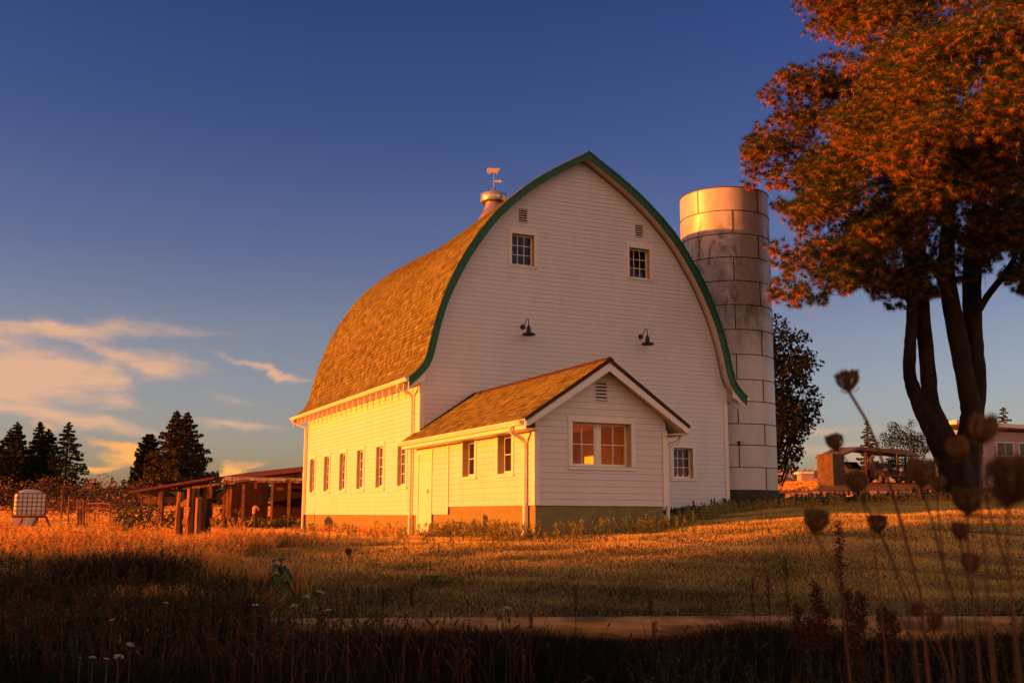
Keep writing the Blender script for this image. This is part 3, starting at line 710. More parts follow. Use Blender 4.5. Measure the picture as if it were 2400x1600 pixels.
# room inside: floor, ceiling, walls
rm = MB(); rm.box(.05, 3.3, MY+.16, -2.7, .93, .95); rm.box(.05, 3.3, MY+.16, -2.7, 2.95, 2.98); rm.box(.05, 3.3, -2.72, -2.68, .95, 2.95); rm.box(3.26, 3.3, MY+.16, -2.72, .95, 2.95)
rm.box(MX0+.10, MX0+.13, MY+.1, -6.78, .95, 2.95); rm.box(MX0+.10, MX0+.13, -5.93, -4.46, .95, 2.95); rm.box(MX0+.10, MX0+.13, -3.61, -2.72, .95, 2.95)
rm.box(MX0+.10, MX0+.13, -6.78, -3.61, .95, 1.68); rm.box(MX0+.10, MX0+.13, -6.78, -3.61, 2.61, 2.95)
rm.build('interior', M_room, milk)
sk = MB(); sk.box(2.3, 3.2, -5.6, -4.4, .95, 1.75); sk.box(.5, 1.4, -3.4, -2.8, .95, 1.9); sk.build('cabinet', M_trim, milk)
# corner boards
for b in ((MX0-.030, MX0-.0135, MY-.002, MY+.10, .925, 2.62), (MX0-.030, MX0+.10, MY-.032, MY-.0135, .925, 2.66), (MX1-.10, MX1+.03, MY-.032, MY-.0135, .925, 2.72),
          (MX0-.034, MX0-.0135, -2.60, -2.505, .714, 2.62)):
    MB().box(*b).build('corner_board', M_trim, milk)
wa = window(PR, *lh[0][:2], 1.69, 2.60, 1, 2, milk, cw=.12, hd=.03, flare=0, sill=.085, sillw=.03, depth=.18, gm=M_glass2)
copy_tree(wa, (0, lh[1][0]-lh[0][0], 0))
window(PF, .897, 2.47, 1.83, 2.85, 2, 2, milk, cw=.11, hd=.14, flare=.06, sill=.085, sillw=.0, depth=.25, gm=M_glass2, mull=.10)
vent(PF, 1.515, 1.835, 3.36, 3.85, 6, milk)
# door
dc = MB(); dc.box(MX0-.032, MX0-.001, -.156, -.045, .16, 2.43); dc.box(MX0-.032, MX0-.001, -1.29, -1.17, .16, 2.43); dc.box(MX0-.034, MX0-.001, -1.33, -.02, 2.43, 2.56); dc.build('door_frame', M_trim, milk)
dr = MB()
for k in range(6):
    y0_ = -1.166+k*.168; dr.box(MX0-.008, MX0+.03, y0_+.004, y0_+.164, .17, 2.425)
door = dr.build('door', M_trim, milk)
MB().box(MX0-.045, MX0-.009, -.99, -.955, 1.30, 1.42).box(MX0-.05, MX0-.036, -1.09, -.955, 1.36, 1.38).build('door_handle', M_galv, door)
# roof
ML, MR2 = -.44, 3.86
for sgn, xe in ((-1, ML), (1, MR2)):
    path = [(abs(xe-1.70), mz(xe)), (0, 4.313)]
    shingles(path, lambda u, z, y, sgn=sgn: (1.70+sgn*u, y, z), MY-.37, -.02, .145, 'roof', M_shin, milk)
dk = MB()
for sgn, xe in ((-1, ML), (1, MR2)):
    dk.prism([(1.70, MY-.34, 4.30), (xe, MY-.34, mz(xe)-.012), (xe, MY-.34, mz(xe)-.13), (1.70, MY-.34, 4.18)], (0, -MY+.33, 0))
dk.prism([(ML, -.01, mz(ML)-.012), (-.04, -.01, mz(-.04)-.012), (-.04, -.01, mz(-.04)-.13), (ML, -.01, mz(ML)-.13)], (0, .36, 0))
dk.build('roof_deck', M_soff, milk)
shingles([(abs(ML-1.70), mz(ML)), (1.75, mz(-.05))], lambda u, z, y: (1.70-u, y, z), -.02, .35, .145, 'roof', M_shin, milk)
for sgn, xe in ((-1, ML), (1, MR2)):
    MB().prism([(1.70, MY-.38, 4.235), (xe, MY-.38, mz(xe)-.078), (xe, MY-.38, mz(xe)-.17), (xe+(-sgn)*.06, MY-.38, mz(xe)-.215+.06*SL), (1.70, MY-.38, 4.035)], (0, .036, 0)).build('barge_board', M_trim, milk)
    MB().prism([(1.70, MY-.40, 4.345), (xe+sgn*.03, MY-.40, mz(xe)+.008), (xe+sgn*.03, MY-.40, mz(xe)-.060), (1.70, MY-.40, 4.236)], (0, .055, 0)).build('shingle_edge', M_shedge, milk)
MB().prism([(1.70, 0, 4.37), (-.0, 0, mz(0)+.05), (-.0, 0, mz(0)-.02), (1.70, 0, 4.30)], (0, -.035, 0)).build('flashing', M_shedge, milk)
MB().prism([(1.70, -.01, 4.375), (1.60, -.01, 4.30), (1.60, -.01, 4.27), (1.70, -.01, 4.33)], (0, MY-.40, 0)).prism([(1.70, -.01, 4.375), (1.80, -.01, 4.30), (1.80, -.01, 4.27), (1.70, -.01, 4.33)], (0, MY-.40, 0)).build('ridge_cap', M_shedge, milk)
MB().box(ML+.0, MX0-.014, MY-.33, .30, 2.615, 2.635).build('soffit', M_trim, milk)
MB().box(ML-.014, ML-.001, MY-.36, .33, 2.612, mz(ML)-.02).build('eave_board', M_trim, milk)
MB().box(MX1+.014, MR2, MY-.33, -.05, 2.615, 2.635).build('soffit', M_trim, milk)
MB().box(MR2+.001, MR2+.014, MY-.36, -.05, 2.612, mz(MR2)-.02).build('eave_board', M_trim, milk)
gutter(ML-.016, MY-.24, .38, 2.81, -1, milk); gutter(MR2+.016, MY-.28, -.1, 2.81, 1, milk)
downspout([(-.53, -7.72, 2.71), (-.53, -7.72, 2.63), (-.49, -7.71, 2.57), (-.18, -7.65, 2.42), (-.13, -7.64, 2.36), (-.125, -7.64, 2.25), (-.125, -7.64, .30), (-.2, -7.64, .22)], milk, w=.09)
downspout([(3.95, -7.9, 2.71), (3.95, -7.9, 2.60), (3.91, -7.9, 2.5), (3.60, -7.9, 2.38), (3.55, -7.9, 2.3), (3.55, -7.9, .6)], milk, w=.09)

# ------------------------------------------------------------------ silo
SD = 42.6
sc_ = at(1699.5, 600, SD); SCX, SCY = sc_.x, sc_.y; SR = 1.74
ztop = at(1700, 431, SD-SR+.05).z; zb = 1.66
rings = [at(1705, y, SD-SR+.05).z for y in (489, 546, 603, 660.5, 718, 777, 836, 895, 946, 998, 1047, 1098)] 
silo = thing('silo', (SCX, SCY, .9), 'tall round metal silo with stained panels behind the barn', 'silo')
zl = [ztop]+rings+[zb]
sh = MB().lathe([(SR, zb), (SR, ztop)], (SCX, SCY, 0), 96); sh.build('shell', M_silo, silo, smooth=True)
MB().lathe([(SR-.02, ztop-.25), (SR-.02, ztop)], (SCX, SCY, 0), 64).build('inner_shell', M_seam, silo, smooth=True)
sm = MB()
for z in zl:
    rr = SR+.022
    sm.lathe([(SR-.01, z-.013), (rr, z-.013), (rr, z+.013), (SR-.01, z+.013)], (SCX, SCY, 0), 96)
camang = math.atan2(CAM[1]-SCY, CAM[0]-SCX)
for i in range(len(zl)-1):
    for k in range(4):
        a = camang + (.30 if i % 2 else -.52) + k*math.pi/2 + (.9 if i % 2 else 0)*0
        a = camang + [-.60, .18][i % 2] + k*1.42
        p = Vector((SCX+(SR+.004)*math.cos(a), SCY+(SR+.004)*math.sin(a), 0))
        sm.beam(p+Vector((0, 0, zl[i+1])), p+Vector((0, 0, zl[i])), .035, .02, (math.cos(a), math.sin(a), 0))
sm.build('panel_seams', M_seam, silo)
bb = MB()
for z, da in ((zl[9], .15), (zl[11], .18), (zl[10], -.75)):
    a = camang+da; p = Vector((SCX+(SR+.05)*math.cos(a), SCY+(SR+.05)*math.sin(a), z)); bb.beam(p, p+Vector((0, 0, .13)), .09, .07)
bb.build('bracket', M_seam, silo)
MB().lathe([(SR+.03, .2), (SR+.03, zb)], (SCX, SCY, 0), 48).build('base_ring', M_dkconc, silo)
pb = at(1841, 1165, 41.5)
MB().box(12.2, pb.x, pb.y, pb.y+3.6, .2, 1.60).build('base_block', M_dkconc, silo)

# ------------------------------------------------------------------ vegetation helpers
def rdirs(n):
    v = np.random.normal(size=(n, 3)); return v/np.linalg.norm(v, axis=1)[:, None]
def leaf_tris(C, size, dirs=None, asp=.5, flat=None):
    """one diamond leaf (2 tris as a quad) per centre"""
    n = len(C); a = dirs if dirs is not None else rdirs(n); b = np.cross(a, rdirs(n)); b /= np.linalg.norm(b, axis=1)[:, None]+1e-9
    s = size*np.random.uniform(.6, 1.3, n)[:, None]
    V = np.stack([C-a*s*.5, C+b*s*asp*.5, C+a*s*.5, C-b*s*asp*.5], 1).reshape(-1, 3)
    return V, np.arange(4*n).reshape(n, 4)
def conifer(name, base, h, r, label, m, group=None, nb=150, per=46, seed=1, shape=.85, droop=.25, lean=0, z0=.08, cat='conifer'):
    rs = np.random.RandomState(seed); t = thing(name, base, label, cat, group); B = np.array(base, float)
    top = B + np.array([lean, 0, h])
    MB().tube([B-np.array([0, 0, .3]), B*.5+top*.5, top], [h*.020+.04, h*.011+.02, .015], 7).build('trunk', M_bark, t)
    C = []; D = []; rn = []
    for i in range(nb):
        f = z0 + (1-z0)*(i+rs.rand())/nb; L = r*((1-f)**shape)*rs.uniform(.62, 1.12)+.12; a = i*2.399+rs.uniform(-.4, .4)
        o = B + (top-B)*f; u = np.array([math.cos(a), math.sin(a), 0])
        k = int(3.0*per*(.35+L/r)); s = rs.rand(k)**.62; side = np.cross(u, [0, 0, 1])
        P = o + np.outer(s*L, u) + np.outer((rs.rand(k)-.5)*(1.05-s)*L*.75, side) + np.outer(-droop*(s**1.6)*L + rs.uniform(-.13, .06, k)*L + .22*L*s**3, [0, 0, 1])
        C.append(P); D.append(u*.8 + side*rs.uniform(-.7, .7, (k, 1)) + np.array([0, 0, -.25]) + rs.normal(size=(k, 3))*.35)
        rn.append(np.clip(rs.normal(.45+.12*math.sin(i*1.7), .18, k), 0, 1))
    C = np.concatenate(C); D = np.concatenate(D); D /= np.linalg.norm(D, axis=1)[:, None]
    V, F = leaf_tris(C, h*.024+.07, D, .5)
    npmesh('crown', V, F, m, t, np.concatenate(rn)); return t
def clumps(centres, radii, dens, rs):
    C = []
    for c, r in zip(centres, radii):
        n = max(6, int(dens*r*r)); v = rs.normal(size=(n, 3)); v /= np.linalg.norm(v, axis=1)[:, None]
        C.append(np.array(c)+v*(r*(rs.rand(n)**.35))[:, None]*np.array([1, 1, .8]))
    return np.concatenate(C)
def broadleaf(name, base, h, r, label, m, cat='tree', group=None, seed=2, ncl=60, dens=120, leaf=.22, trunk=.18, zc=.55, sq=.5, stems=None, fill=1.0):
    rs = np.random.RandomState(seed); t = thing(name, base, label, cat, group); B = np.array(base, float)
    cen = []; rad_ = []; tr = MB()
    for i in range(ncl):
        v = rs.normal(size=3); v /= np.linalg.norm(v); q = rs.rand()**.4*fill
        c = B + np.array([v[0]*r*q, v[1]*r*q, h*zc + v[2]*h*sq*q]); 
        if c[2] < B[2]+h*.05: c[2] = B[2]+h*.05+rs.rand()*.3
        cen.append(c); rad_.append(r*rs.uniform(.16, .34))
        if i % 3 == 0 and trunk > 0:
            m_ = B*.5+c*.5+np.array([0, 0, -h*.06]); tr.tube([B+np.array([0, 0, h*.12]), m_, c], [trunk*.45, trunk*.25, .02], 5)
    if trunk > 0:
        tr.tube([B-np.array([0, 0, .3]), B+np.array([.03, 0, h*.2]), B+np.array([-.02, .02, h*.55])], [trunk, trunk*.8, trunk*.3], 8)
    if tr.v: tr.build('trunk', M_bark, t)
    P = clumps(cen, rad_, dens, rs); V, F = leaf_tris(P, leaf, None, .6)
    rn = np.clip(rs.normal(.4, .2, len(P))+.25*np.sin(P[:, 0]*1.3+P[:, 2]*1.7), 0, 1)
    npmesh('crown', V, F, m, t, rn); return t
def put(px, depth, z=None):
    p = at(px, 1200, depth); return (p.x, p.y, hz(p.x, p.y) if z is None else z)

# ------------------------------------------------------------------ far trees on the left
spec = [(-45, 118, 12.6, 4.0, 'tall dark conifer at the very edge of the field'), (32, 112, 11.2, 3.6, 'narrow dark conifer, second of the close row on the left'),
        (74, 116, 11.7, 3.7, 'dark conifer in the middle of the close row on the left'), (104, 113, 10.8, 3.1, 'dark conifer closing the row beside the gap'),
        (8, 121, 11.9, 4.0, 'dark conifer half hidden inside the close row on the left')]
for i, (px, d, h, r, lb) in enumerate(spec):
    b = put(px, d); h = at(px, [985, 987, 985, 1003, 1004][i], d).z - b[2]
    conifer('conifer_tree', b, h, r, lb, M_spruce, 'conifers beyond the field', nb=110, per=42, seed=20+i, shape=.7+.1*(i % 3), lean=[.2, -.3, .25, -.15, .1][i])
b = put(147, 104); conifer('conifer_tree', b, at(147, 987, 104).z-b[2], 3.7, 'single dark fir with open spreading tiers, standing apart beyond the white tank', M_spruce, 'conifers beyond the field', nb=85, per=40, seed=31, droop=.3)
b = put(342, 102); conifer('conifer_tree', b, at(342, 1015, 102).z-b[2], 2.3, 'dense dark rounded conifer hugging the left side of the big one', M_spruce, 'conifers beyond the field', nb=150, per=60, seed=33, shape=.5, droop=.1)
b = put(402, 100); conifer('conifer_tree', b, at(402, 960, 100).z-b[2], 4.3, 'big brown-green conifer with twin tops behind the old shed, left half', M_fir, 'conifers beyond the field', nb=130, per=50, seed=35, shape=.80, droop=.22)
b = put(428, 103); conifer('conifer_tree', b, at(428, 962, 103).z-b[2], 4.6, 'big brown-green conifer behind the old shed, the one further right', M_fir, 'conifers beyond the field', nb=130, per=50, seed=37, shape=.82, droop=.22)
# berry hedge rows at the far edge of the field
def hedge(name, pts, h, label, m, seed, dens=34, leaf=.34, w=1.6):
    if leaf < .5: dens *= 2.6; leaf = .22
    rs = np.random.RandomState(seed); P = []
    for (x0, d0), (x1, d1) in zip(pts, pts[1:]):
        a = np.array(put(x0, d0)); b = np.array(put(x1, d1)); L = np.linalg.norm(b-a); n = int(L*dens*h)
        f = rs.rand(n); q = a+np.outer(f, b-a); hh = h*(.72+.22*np.sin(f*L*1.9+seed)+.16*np.sin(f*L*5.3)+rs.rand(n)*.18)
        q[:, 0] += rs.normal(size=n)*w*.4; q[:, 1] += rs.normal(size=n)*w*.4; q[:, 2] = H(q[:, 0], q[:, 1]) + hh*rs.rand(n)**.7
        P.append(q)
    P = np.concatenate(P); t = thing(name, tuple(P[0]), label, 'hedge')
    V, F = leaf_tris(P, leaf, None, .5); npmesh('foliage', V, F, m, t, np.clip(rs.normal(.5, .2, len(P))+.15*np.sin(P[:, 0]*.8), 0, 1)); return t
hedge('hedge_row', [(-500, 84), (-100, 82), (150, 84), (340, 86)], 2.5, 'long reddish hedge row across the field on the left', M_hedge, 3, dens=60)
hedge('hedge_row', [(60, 70), (230, 72), (330, 73)], 1.3, 'shorter darker hedge row in front of the long reddish hedge', M_hedge, 5, dens=55)
hedge('hedge_row', [(1780, 150), (2000, 160), (2300, 150), (2700, 150)], 2.6, 'distant low rust-coloured hedge row on the right horizon', M_hedge, 9, dens=26, leaf=.5)
hedge('hedge_row', [(-700, 260), (0, 270), (700, 270)], 6, 'far line of dark trees on the left horizon', M_leaf, 12, dens=8, leaf=1.3)

# ------------------------------------------------------------------ trees on the right
b = put(1795, 62); b = (b[0], b[1], b[2])
broadleaf('broadleaf_tree', put(1800, 60), at(1800, 735, 60).z-put(1800, 60)[2], 3.0, 'dark leafy tree right behind the silo', M_leafd, seed=4, ncl=130, dens=210, leaf=.24, trunk=.25, zc=.55, sq=.47)
broadleaf('broadleaf_tree', put(2128, 88), at(2128, 985, 88).z-put(2128, 88)[2], 2.1, 'small round dark tree beside the carport, half behind the pine trunk', M_leafd, seed=6, ncl=60, dens=260, leaf=.16, trunk=.12, zc=.58, sq=.42)
b = put(2042, 120); conifer('conifer_tree', b, at(2042, 982, 120).z-b[2], 1.9, 'small sunlit conifer rising behind the carport roof', M_fir, None, nb=60, per=34, seed=41)
b = put(2368, 110); conifer('conifer_tree', b, at(2368, 950, 110).z-b[2], 2.4, 'sunlit conifer tip showing above the flat-roofed house', M_fir, None, nb=80, per=34, seed=43)

# the big many-stemmed pine
PD = 40.0
pbase = put(2250, PD)
pine = thing('pine_tree', pbase, 'huge many-stemmed pine with rust and olive needles filling the right side', 'tree')
def stem(pts, rs_, name='trunk', dd=0):
    path = smooth3([at(x, y, PD+dd+(k*.12)) for k, (x, y) in enumerate(pts)])
    n = len(path); rr = [np.interp(i/(n-1), np.linspace(0, 1, len(rs_)), rs_)/FPX*PD for i in range(n)]
    return MB().tube(path, rr, 14, jit=.07).build(name, M_bark, pine, smooth=True)
stem([(2250, 1195), (2250, 1150), (2252, 1110), (2250, 1070), (2240, 1040)], [66, 50, 46, 44, 34])
stem([(2250, 1150), (2240, 1100), (2215, 1050), (2190, 1005), (2160, 960), (2142, 915), (2131, 880), (2132, 830), (2135, 780), (2140, 700), (2128, 600), (2110, 450), (2085, 300)], [45, 40, 34, 28, 20, 17, 15, 14, 13, 13, 12, 9, 4], dd=-.25)
stem([(2250, 1140), (2225, 1060), (2200, 1000), (2180, 945), (2177, 890), (2168, 800), (2160, 700), (2150, 640), (2165, 500), (2150, 200)], [44, 36, 26, 19, 19, 18, 17, 15, 12, 5], dd=.2)
stem([(2250, 1150), (2262, 1060), (2275, 1000), (2278, 950), (2262, 889), (2247, 800), (2227, 700), (2215, 620), (2225, 500), (2235, 200)], [40, 34, 26, 24, 22, 23, 20, 18, 14, 6])
stem([(2262, 1150), (2275, 1050), (2282, 1000), (2290, 950), (2291, 889), (2281, 800), (2276, 700), (2280, 600), (2300, 450), (2320, 60)], [38, 28, 20, 19, 21, 22, 22, 20, 14, 5], dd=.4)
stem([(2296, 725), (2316, 690), (2345, 655), (2370, 620), (2400, 560)], [8, 8, 8, 6, 4], 'limb')
stem([(2225, 700), (2200, 640), (2160, 590), (2110, 560), (2040, 545), (1960, 560)], [11, 10, 9, 7, 5, 3], 'limb', dd=-1)
stem([(2140, 720), (2110, 660), (2060, 620), (1990, 610), (1900, 640)], [9, 8, 7, 5, 3], 'limb', dd=-1.2)
stem([(2240, 560), (2180, 470), (2090, 400), (1980, 370), (1860, 380)], [12, 10, 8, 6, 3], 'limb', dd=-2)
stem([(2215, 1060), (2212, 1030), (2208, 1000), (2207, 986)], [22, 17, 16, 15], 'trunk_stub', dd=-.3)
poly = [(1850, -260), (1868, 10), (1893, 60), (1885, 105), (1812, 180), (1775, 215), (1800, 255), (1760, 325), (1735, 385), (1728, 425), (1800, 440), (1818, 480), (1858, 510), (1805, 575), (1818, 640), (1812, 700), (1862, 708), (1905, 722), (1950, 690), (2030, 690), (2070, 730), (2120, 715), (2200, 690), (2290, 640), (2350, 650), (2420, 700), (2700, 650), (2850, 300), (2800, -300)]
PX = np.array(poly, float)
def inpoly(x, y):
    c = np.zeros(len(x), bool); j = len(PX)-1
    for i in range(len(PX)):
        xi, yi = PX[i]; xj, yj = PX[j]
        c ^= ((yi > y) != (yj > y)) & (x < (xj-xi)*(y-yi)/(yj-yi+1e-9)+xi); j = i
    return c
def edged(x, y):
    d = np.full(len(x), 1e9)
    for i in range(len(PX)):
        a = PX[i]; b = PX[(i+1) % len(PX)]; ab = b-a; t_ = np.clip(((x-a[0])*ab[0]+(y-a[1])*ab[1])/(ab@ab), 0, 1)
        d = np.minimum(d, np.hypot(x-a[0]-t_*ab[0], y-a[1]-t_*ab[1]))
    return d
rs = np.random.RandomState(11)
# boughs: flattened clumps of needle tufts with dark gaps between them
nb_ = 3000; bx_ = rs.uniform(1700, 2860, nb_); by_ = rs.uniform(-300, 740, nb_); k_ = inpoly(bx_, by_); bx_, by_ = bx_[k_], by_[k_]
k_ = np.sin(bx_*.033+2*np.sin(by_*.017))*np.sin(by_*.041+1.6*np.sin(bx_*.013)) > -.42; bx_, by_ = bx_[k_], by_[k_]
ed = edged(bx_, by_); dep = np.minimum(6.5, ed/FPX*PD*1.2)
dd_ = rs.uniform(-1, 1, len(bx_)); dd_ = np.sign(dd_)*np.abs(dd_)**.55*dep - .5*dep
fz_ = np.sin(bx_/52+1.5*np.sin(by_/90))*np.sin(by_/44+1.2)+.7*np.sin((bx_+by_)/66+dd_*1.3)
kk_ = (fz_ > -.12) | (dd_ > .15*dep); bx_, by_, dd_, ed = bx_[kk_], by_[kk_], dd_[kk_], ed[kk_]
dd_ = dd_ - 6.0*np.clip((by_-400)/120, 0, 1)*np.clip((2080-bx_)/150, 0, 1)
TC = []; TD = []; TK = []
fv, rv, uv = np.array(fwd), np.array(rgt), np.array(up)
for x, y, z, e_ in zip(bx_, by_, dd_, ed):
    o = np.array(at(x, y, PD+z)); cr_ = min(1.15, e_/FPX*PD*.75+.30)*rs.uniform(.6, 1.05); n = int(7+46*cr_*cr_); kk = rs.rand()
    v = rs.normal(size=(n, 3)); v /= np.linalg.norm(v, axis=1)[:, None]; q = rs.rand(n, 1)**.4
    P = o + v*q*cr_*np.array([1.1, 1.1, .55]); d_ = v*.7 + np.array([-.15, -.1, .35]) + rs.normal(size=(n, 3))*.3
    TC.append(P); TD.append(d_/np.linalg.norm(d_, axis=1)[:, None]); TK.append(np.clip(kk+rs.normal(size=n)*.15, 0, 1))
TC = np.concatenate(TC); TD = np.concatenate(TD); TK = np.concatenate(TK); nt = len(TC); NN = 60
def fan(TC, TD, TK, NN, ln, wd, rs):
    nt = len(TC); d = rs.normal(size=(nt, NN, 3)); d /= np.linalg.norm(d, axis=2)[:, :, None]
    d = d + TD[:, None, :]*.35; d /= np.linalg.norm(d, axis=2)[:, :, None]
    L = ln*rs.uniform(.6, 1.15, (nt, NN, 1)); s = np.cross(d, rs.normal(size=(nt, NN, 3))); s /= np.linalg.norm(s, axis=2)[:, :, None]
    A = TC[:, None, :] + s*wd*.5; B_ = TC[:, None, :] - s*wd*.5; tip = TC[:, None, :]+d*L; tip[:, :, 2] -= .10*L[:, :, 0]*(1-np.abs(d[:, :, 2]))
    V = np.stack([A, B_, tip], 2).reshape(-1, 3); F = np.arange(len(V)).reshape(-1, 3)
    rn = np.clip(.30 + .30*TK[:, None] - .48*d[:, :, 2] + rs.normal(size=(nt, NN))*.10, 0, 1).ravel()
    return V, F, rn
V, F, rn = fan(TC, TD, TK, NN, .235, .0135, rs)
npmesh('crown', V, F, M_needle, pine, rn)
# small dead twigs catching the light
tw = MB()
for i in range(160):
    j = rs.randint(nt); p = TC[j]; q = p + rs.normal(size=3)*.35+np.array([0, 0, -.2]); tw.tube([p, (p+q)/2+rs.normal(size=3)*.08, q], [.014, .012, .005], 4)
tag(tw.build('twigs', mat('bare_twig', (.35, .16, .07), .8), pine), kind='stuff')

# tall trees outside the picture to the left; their shadow lies over the foreground
for i, (t_, c_, h, r, zc_, sq_) in enumerate([(52, -11.9, 12, 3.1, .66, .22), (60, -15.2, 12, 2.8, .62, .32), (54, -17.9, 11, 3.2, .52, .5), (48, -20.5, 9, 3.0, .50, .5), (64, -16.4, 12, 2.6, .6, .35), (57, -20, 11, 3.6, .52, .50), (50, -23, 10, 3.4, .52, .5), (60, -28, 12, 4, .52, .5), (52, -33, 10.5, 3.6, .52, .5), (62, -38, 12, 4.2, .52, .5), (50, -43, 10, 3.6, .52, .5), (45, -36, 10, 3.2, .52, .5), (44, -27, 9, 3, .52, .5), (70, -22, 12, 4, .52, .5), (74, -33, 13, 4.5, .52, .5)]):
    x = -.46 - .985*t_; y = c_ - .1763*x; b = (x, y, hz(x, y))
    broadleaf('windbreak_tree', b, h, r, 'tall tree of the windbreak west of the lawn', M_leaf, group='windbreak trees west of the lawn', seed=60+i, ncl=100, dens=190, leaf=.42, trunk=.22, zc=zc_, sq=sq_)

# ------------------------------------------------------------------ grass
def blades(name, X, Y, h, w, m, label, lean=.35, seed=1, rmean=.5, rsd=.25, curve=.35, patch=.25, segs=2, rfun=None):
    rs = np.random.RandomState(seed); n = len(X); Z = H(X, Y); a = np.where(rs.rand(n) < .72, -1.08+rs.normal(size=n)*.5, rs.uniform(0, 2*np.pi, n))
    hh = h*rs.uniform(.55, 1.2, n); s = np.stack([np.cos(a), np.sin(a), np.zeros(n)], 1)*(w*rs.uniform(.6, 1.3, n))[:, None]*.5
    b = rs.uniform(0, 2*np.pi, n); l = lean*rs.uniform(.1, 1.2, n); D = np.stack([np.cos(b)*l, np.sin(b)*l, np.ones(n)], 1)
    P0 = np.stack([X, Y, Z-.01], 1); P1 = P0+D*np.array([.8, .8, 1])*(hh*.55)[:, None]; P2 = P0 + D*np.array([1+curve*2, 1+curve*2, 1])*hh[:, None]
    rn = rmean + rs.normal(size=n)*rsd + patch*(np.sin(X*.9+np.sin(Y*.7)*2)*np.sin(Y*1.1+np.sin(X*.5)*2)) if rfun is None else rfun(X, Y, rs)
    rn = np.clip(rn, 0, 1)
    if segs == 1:
        V = np.stack([P0-s, P0+s, P2+s*.7, P2-s*.7], 1).reshape(-1, 3); F = np.arange(4*n).reshape(n, 4); o = npmesh(name, V, F, m, None, rn)
    else:
        V = np.stack([P0-s, P0+s, P1+s*.75, P1-s*.75, P2+s*.12, P2-s*.12], 1).reshape(-1, 3); k = np.arange(n)*6
        F = np.concatenate([np.stack([k, k+1, k+2, k+3], 1), np.stack([k+3, k+2, k+4, k+5], 1)]); o = npmesh(name, V, F, m, None, np.concatenate([rn, rn]))
    return tag(o, label, 'grass', kind='stuff')
def polar(n, r0, r1, t0, t1, pw, seed):
    """random ground points between distances r0 and r1 and sight-line tangents t0..t1"""
    rs = np.random.RandomState(seed); u = rs.rand(n); r = (r0**pw + u*(r1**pw-r0**pw))**(1/pw); t_ = rs.uniform(t0, t1, n)
    x = CAM[0]+r*(sy+t_*cy); y = CAM[1]+r*(cy-t_*sy)
    k = ~(((x > -.02) & (x < 11.05) & (y > 0) & (y < 14.1)) | ((x > -.1) & (x < 3.5) & (y > -8.1) & (y < .1)) | (np.hypot(x-SCX, y-SCY) < 1.85))
    return x[k], y[k], r[k], t_[k]
def nz(x, y, f, p): return np.sin(x*f+p)*np.sin(y*f*1.13+p*2+np.sin(x*f*.6))
rs = np.random.RandomState(5)
# short dry lawn
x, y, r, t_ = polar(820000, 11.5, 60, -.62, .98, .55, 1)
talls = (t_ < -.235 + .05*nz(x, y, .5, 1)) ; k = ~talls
blades('lawn_grass', x[k], y[k], (.035+.0009*r)[k], (.003+.00034*r)[k], M_lawn, 'short dry lawn grass sloping up to the barn', seed=2, segs=1, lean=.5, rfun=lambda X, Y, q: .14+.62*np.clip((np.hypot(X-CAM[0], Y-CAM[1])-13)/9, 0, 1)+q.normal(size=len(X))*.17+.16*nz(X, Y, .9, 0)+.10*nz(X, Y, 2.7, 1))  # blades coloured darker towards the viewer to deepen the shade there
# tall dry grass on the left
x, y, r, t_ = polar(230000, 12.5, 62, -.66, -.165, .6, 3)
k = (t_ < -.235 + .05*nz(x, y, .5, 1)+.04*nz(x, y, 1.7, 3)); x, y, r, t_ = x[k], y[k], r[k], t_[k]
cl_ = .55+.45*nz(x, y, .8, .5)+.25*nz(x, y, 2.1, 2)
blades('tall_dry_grass', x, y, np.clip(.20+.30*cl_, .08, .7)*np.clip(1.25-r/48, .38, 1), .010+.0009*r, M_dry, 'tall rust-orange dry grass left of the barn', seed=4, lean=.45, rfun=lambda X, Y, q: .12+.46*np.clip((np.hypot(X-CAM[0], Y-CAM[1])-14.5)/4, 0, 1)+q.normal(size=len(X))*.2+.28*nz(X, Y, .9, 0))  # blade colour lowered nearest the viewer to darken the shaded part
# far field
x, y, r, t_ = polar(110000, 58, 150, -.62, .68, .6, 8); k = (t_ < .15) | ((r > 71) & (t_ < .285)) | (r > 96); x, y, r, t_ = x[k], y[k], r[k], t_[k]
blades('field_grass', x, y, np.where(t_ > .15, .10, .16)+.001*r, .03+.0009*r, M_dry, 'dry grass of the far field', seed=9, rmean=.55, rsd=.2, segs=1, lean=.5)
x, y, r, t_ = polar(230000, 28, 50, .10, .68, 1.0, 18); k = (y+.1763*x > .3) & (y+.1763*x < 14.2)  # dark blades fill the barn's shadow strip, shade put into their colour
blades('shade_grass', x[k], y[k], .20, .022, M_shrub, 'long grass coloured dark green to deepen the barn shadow by the silo', seed=19, rmean=.3, rsd=.2, segs=1, lean=.5)
# rough dark growth in front of the log
x, y, r, t_ = polar(120000, 7.0, 14.2, -.66, .62, 1.0, 10)
lim_ = np.where(t_ < -.25, 15, 12.3); k = r < lim_
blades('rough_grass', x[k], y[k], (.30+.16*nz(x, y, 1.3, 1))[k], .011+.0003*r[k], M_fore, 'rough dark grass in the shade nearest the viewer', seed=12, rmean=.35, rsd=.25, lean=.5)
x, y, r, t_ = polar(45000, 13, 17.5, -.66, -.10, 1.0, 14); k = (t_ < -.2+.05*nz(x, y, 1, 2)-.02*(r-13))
blades('rough_grass', x[k], y[k], (.42+.2*nz(x, y, 1.3, 1))[k], .013, M_fore, 'rough dark grass at the foot of the sunlit grass', seed=15, rmean=.45, rsd=.25, lean=.45)
